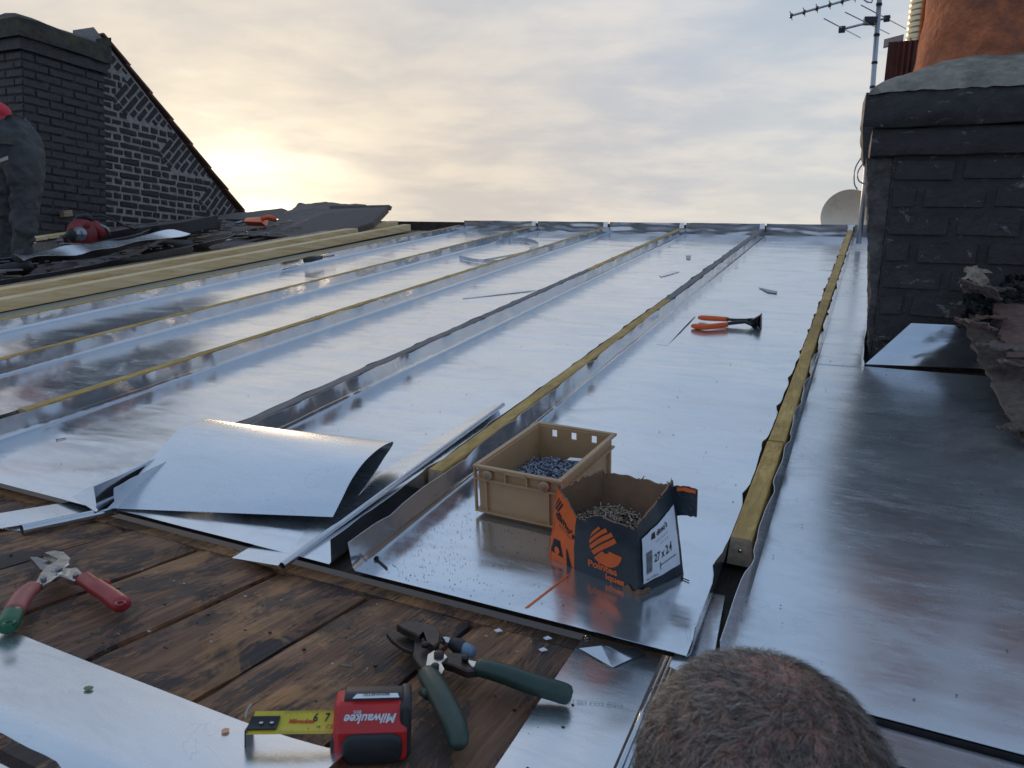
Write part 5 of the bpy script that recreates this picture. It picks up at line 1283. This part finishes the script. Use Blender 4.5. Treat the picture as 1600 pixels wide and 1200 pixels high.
for i in range(120):
    X, Y = r6.uniform(-1.5, -.25), r6.uniform(.47, .80); s = r6.uniform(.0012, .004)
    flake(V(X, Y, ZD+.003), s, MWPL if r6.random() < .25 else MDUST, 0)
mb.build('wood_crumbs', label='small chips and crumbs scattered on the planks', cat='debris', kind='stuff')
for (x, y, lab) in [(808, 948, 'white flake on planks just below the zinc edge'), (778, 986, 'white flake on planks beside the green snips'), (855, 998, 'pale chip on the planks left of the zinc strip'), (848, 1016, 'lowest pale chip on the planks left of the zinc strip')]:
    mb = MB(); p = dk(x, y, .003); mb.plate([p+V(-.006, 0, 0), p+V(0, -.003, 0), p+V(.007, .001, .002), p+V(0, .003, .003)], V(0, 0, -.001), MWHITE); mb.build('pale_flake', label=lab, cat='flake')
mb = MB(); p = V(0, 0, 0); c = dk(352, 1142, .007); mb.tube([c, c+V(0, 0, .0006)], .0042, simple('faded_orange', (.75, .36, .2), .6), 14, smooth=False); mb.build('orange_disc', label='small orange disc on the lower left flashing', cat='disc')
mb = MB(); c = dk(138, 1075, .007); mb.ball(c, (.006, .005, .001), simple('green_leaf_bit', (.12, .22, .10), .6), 8, 4); mb.build('green_fleck', label='small green fleck on the lower left flashing', cat='fleck')
mb = MB(); p, q_ = dk(945, 0, 0), 0
p = dk(540, 1041, .003); mb.plate([p+V(-.009, -.002, 0), p+V(.008, .002, 0), p+V(.009, .005, .002), p+V(-.008, .001, .002)], V(0, 0, -.002), MTIM2); mb.build('wood_chip', label='small wood chip on the plank above the tape measure', cat='wood offcut')
# ================================================================== PEOPLE
def skin_body(name, joints, edges, m, parent, root=0, sub=2):
    me = bpy.data.meshes.new(name); base = worldloc(parent)
    me.from_pydata([tuple(Vector(j[0])-base) for j in joints], edges, [])
    o = link(bpy.data.objects.new(name, me)); o.parent = parent
    sm = o.modifiers.new('skin', 'SKIN'); o.modifiers.new('sub', 'SUBSURF').levels = sub; o.modifiers['sub'].render_levels = sub
    sm.use_smooth_shade = True
    if not me.skin_vertices: me.skin_vertices.new()
    for i, j in enumerate(joints):
        r_ = j[1]; me.skin_vertices[0].data[i].radius = (r_, r_) if not hasattr(r_, '__len__') else r_
        me.skin_vertices[0].data[i].use_root = (i == root)
    me.materials.append(m)
    if m in (MJEAN, MSHIRT2, MSHIRT):
        tx_ = bpy.data.textures.new('cloth_folds', 'MARBLE'); tx_.noise_scale = .11; tx_.turbulence = 9; tx_.marble_type = 'SOFT'
        s3 = o.modifiers.new('fine', 'SUBSURF'); s3.levels = 2; s3.render_levels = 2
        dm_ = o.modifiers.new('folds', 'DISPLACE'); dm_.texture = tx_; dm_.strength = .022; dm_.mid_level = .5; dm_.texture_coords = 'LOCAL'
    return o
# -- man bending over on the left
ft = rw(-4.50, 2.66, .06)
Lx = V(-.90, -.43, 0); Fw = V(-.43, .90, 0)    # image-left, image-away
man = thing('person', 'man in dark work trousers and red shirt bending over at the left edge', 'person', ft)
def PM(a, b, c): return ft - Lx*(a+.05) + Fw*b + V(0, 0, c*.82)      # a = to the right in the picture
hipz = .88
J = [(PM(-.03, .05, .89), .130), (PM(.03, -.02, .78), .108), (PM(.02, -.03, .47), .074), (PM(-.01, -.02, .14), .064), (PM(-.01, -.02, .05), .070),
     (PM(-.14, .14, .78), .108), (PM(-.22, .20, .46), .076), (PM(-.28, .22, .12), .062), (PM(-.29, .22, .05), .066), (PM(-.10, .06, .97), .122)]
Ed = [(0, 1), (1, 2), (2, 3), (3, 4), (0, 5), (5, 6), (6, 7), (7, 8), (0, 9)]
skin_body('trousers', J, Ed, MJEAN, man)
J = [(PM(-.085, .06, .975), .122), (PM(-.11, .07, 1.00), .120)]
skin_body('waistband', J, [(0, 1)], MBELT, man)
J = [(PM(-.115, .07, 1.055), .112), (PM(-.26, .08, 1.05), .128), (PM(-.40, .10, 1.08), .135), (PM(-.52, .10, 1.10), .115), (PM(-.50, -.10, 1.02), .065), (PM(-.50, -.16, .82), .050), (PM(-.52, .28, 1.02), .065), (PM(-.54, .34, .82), .050)]
skin_body('shirt', J, [(0, 1), (1, 2), (2, 3), (3, 4), (4, 5), (3, 6), (6, 7)], MSHIRT, man)
J = [(PM(-.55, .10, 1.08), .06), (PM(-.64, .10, 1.03), .055), (PM(-.70, .10, .98), .085), (PM(-.76, .10, .93), .088), (PM(-.79, .10, .89), .06),
     ]
skin_body('head', J, [(0, 1), (1, 2), (2, 3), (3, 4)], MSKIN, man)
for sgn, x0 in ((-.17, 0), (.35, 1)):
    J = [(PM(-.50 if sgn < 0 else -.54, sgn, .84), .045), (PM(-.54, sgn*.9, .62), .034), (PM(-.55, sgn*.85, .56), .036), (PM(-.57, sgn*.85, .50), .020), (PM(-.57, sgn*.85+.025, .50), .010), (PM(-.57, sgn*.85+.03, .455), .008),
         (PM(-.57, sgn*.85+.008, .45), .009), (PM(-.57, sgn*.85-.012, .455), .009), (PM(-.57, sgn*.85-.03, .465), .008), (PM(-.54, sgn*.85+.04, .53), .009)]
    skin_body('forearm', J, [(0, 1), (1, 2), (2, 3), (3, 4), (4, 5), (3, 6), (3, 7), (3, 8), (2, 9)], MSKIN, man, sub=1)
for (a, b) in ((.01, -.02), (-.27, .22)):
    J = [(PM(a+.03, b, .07), .052), (PM(a-.02, b, .03), .045), (PM(a-.10, b, .015), .040), (PM(a-.17, b, .01), .030)]
    skin_body('boot', J, [(0, 1), (1, 2), (2, 3)], MBOOT, man)
mb = MB(); p = onY(5, 252, ft.y-.19); mb.box(p, (.045, .02, .02), (0, .006, 0), (0, 0, .018), MWPL); mb.build('reflective_patch', man)
mb = MB(); p0 = onY(-14, 208, ft.y-.16); mb.grid(lambda a, b: onY(-14+36*a, 206+17*b+3*a, ft.y-.135-.02*math.sin(a*1.5)), 8, 6, MJEAN); mb.build('back_pocket', man, solid=.006)
# -- man seen from above, lower right
hc = CAMO + raydir(1192, 1245)*.475
hm = thing('person', 'man seen from above with short greying brown hair at the lower right', 'person', hc+V(0, -.05, -1.6))
fwd = V(-.36, .93, 0).normalized(); rt = V(fwd.y, -fwd.x, 0)
def HP(a, b, c): return hc+rt*a+fwd*b+V(0, 0, c)
HR = (.065, .083, .070)
mb = MB()
def headpt(d):
    q = V(d.x*HR[0], d.y*HR[1], d.z*HR[2])
    if d.z < -.2: q.x *= 1-.22*(-d.z-.2); q.y += .012*(-d.z-.2)
    if d.y < 0 and d.z < -.3: q.y *= .85
    return HP(q.x, q.y, q.z)
def hg(a, b):
    th = math.pi*b; ph = 2*math.pi*a; d = V(math.sin(th)*math.cos(ph), math.sin(th)*math.sin(ph), math.cos(th))
    p = headpt(d)
    # brow, nose and chin on the far side
    if d.y > .6:
        p += fwd*(.016*math.exp(-((d.x)/.14)**2-((d.z+.28)/.16)**2)+.005*math.exp(-((d.z+.02)/.1)**2)+.012*math.exp(-((d.x)/.3)**2-((d.z+.85)/.18)**2))
        p -= fwd*(.006*math.exp(-((abs(d.x)-.38)/.13)**2-((d.z+.12)/.1)**2))
    return p
mb.grid(hg, 56, 40, MSKIN); mb.build('head', hm, fix=True)
for s in (-1, 1):
    mb = MB(); c = HP(s*.072, -.005, -.030)
    mb.ball(c, (.008, .017, .030), MSKIN, 12, 8, Matrix(((rt.x, fwd.x, 0), (rt.y, fwd.y, 0), (0, 0, 1)))); mb.build('ear', hm)
    mb = MB(); mb.ball(HP(s*.030, .080, -.012), .011, MWHITE, 10, 6); mb.build('eye', hm)
mb = MB(); mb.tube([HP(-.022, .086, -.066), HP(0, .092, -.064), HP(.022, .086, -.066)], [.002, .005, .002], MREDF, 8); mb.build('mouth', hm)
Jn = [(HP(0, -.01, -.95), .15), (HP(0, -.01, -.70), .145), (HP(0, -.02, -.40), .165), (HP(0, -.02, -.24), .12), (HP(0, -.015, -.16), .065),
      (HP(.19, -.02, -.25), .075), (HP(.25, .02, -.50), .052), (HP(.22, .22, -.58), .040), (HP(-.19, -.02, -.25), .075), (HP(-.25, .02, -.50), .052), (HP(-.22, .22, -.58), .040),
      (HP(.10, 0, -1.05), .10), (HP(.11, .02, -1.40), .07), (HP(.11, .02, -1.72), .055), (HP(-.10, 0, -1.05), .10), (HP(-.11, .02, -1.40), .07), (HP(-.11, .02, -1.72), .055)]
skin_body('jacket', Jn, [(0, 1), (1, 2), (2, 3), (3, 4), (3, 5), (5, 6), (6, 7), (3, 8), (8, 9), (9, 10), (0, 11), (11, 12), (12, 13), (0, 14), (14, 15), (15, 16)], MSHIRT2, hm)
Jn = [(HP(0, -.01, -.17), .052), (HP(0, .0, -.08), .052)]
skin_body('neck', Jn, [(0, 1)], MSKIN, hm)
for s in (-1, 1):
    Jn = [(HP(s*.22, .22, -.58), .030), (HP(s*.21, .27, -.585), .034), (HP(s*.21, .31, -.585), .022)]; E_ = [(0, 1), (1, 2)]
    for k, (dx, ln) in enumerate(((-.027, .05), (-.009, .062), (.009, .060), (.026, .045))):
        i = len(Jn); Jn += [(HP(s*.21+dx, .325, -.59), .009), (HP(s*.21+dx, .325+ln*.6, -.605), .008), (HP(s*.21+dx, .325+ln*.8, -.635), .006)]; E_ += [(2, i), (i, i+1), (i+1, i+2)]
    i = len(Jn); Jn += [(HP(s*.21-s*.035, .285, -.595), .010), (HP(s*.21-s*.05, .315, -.61), .008)]; E_ += [(1, i), (i, i+1)]
    skin_body('hand', Jn, E_, MSKIN, hm, sub=1)
# hair : short strands growing from a crown whorl
mb_v = []; mb_f = []
r7 = random.Random(21); whorl = V(.12, -.10, 1).normalized(); wd_ = V(.10, .28, 1).normalized()
def strand(d, L, wdt):
    p = headpt(d); nr = V(d.x/HR[0], d.y/HR[1], d.z/HR[2]).normalized(); nr = (rt*nr.x+fwd*nr.y+V(0, 0, 1)*nr.z)
    dw = rt*d.x+fwd*d.y+V(0, 0, d.z); cw = rt*wd_.x+fwd*wd_.y+V(0, 0, wd_.z)
    away = (dw-cw*dw.dot(cw)); away = away.normalized() if away.length > 1e-3 else V(1, 0, 0)
    tang = away.cross(nr)
    fl = away*.85+tang*.45
    fl += V(nz(d.x*9, d.y*9, d.z*9), nz(d.x*9+7, d.y*9, d.z*9), nz(d.x*9, d.y*9+5, d.z*9)*.6)*1.2 + V(r7.uniform(-1, 1), r7.uniform(-1, 1), r7.uniform(-1, 1))*.42
    fl = (fl-nr*fl.dot(nr)); fl = fl.normalized()
    lift = .55+r7.uniform(-.25, .45)
    bend = V(r7.uniform(-1, 1), r7.uniform(-1, 1), r7.uniform(-1, 1))*.35
    side = nr.cross(fl).normalized()
    b = len(mb_v); N = 4
    for k in range(N+1):
        s = k/N; q = p+nr*(L*lift*(s-.48*s*s))+fl*(L*(.35*s+.65*s*s))+bend*L*.5*s*s
        ww = wdt*(1-s*.85)
        for a_ in range(3):
            an = a_*2.094; mb_v.append(q+side*math.cos(an)*ww+nr*math.sin(an)*ww)
    for k in range(N):
        for a_ in range(3): i0 = b+k*3+a_; i1 = b+k*3+(a_+1) % 3; mb_f.append((i0, i1, i1+3, i0+3))
cnt = 0
while cnt < 26000:
    d = V(r7.gauss(0, 1), r7.gauss(0, 1), r7.gauss(0, 1)).normalized()
    if d.z < -.45 or (d.y > .55 and d.z < .45): continue
    cd = d.dot(wd_)
    if cd > .93 and r7.random() < .45: continue
    strand(d, r7.uniform(.0065, .0115)*(1 if cd < .9 else .8), r7.uniform(.00014, .00030)); cnt += 1
hb = MB(); hb.add(mb_v, mb_f, MHAIR, True); hb.build('hair', hm, kind='stuff')
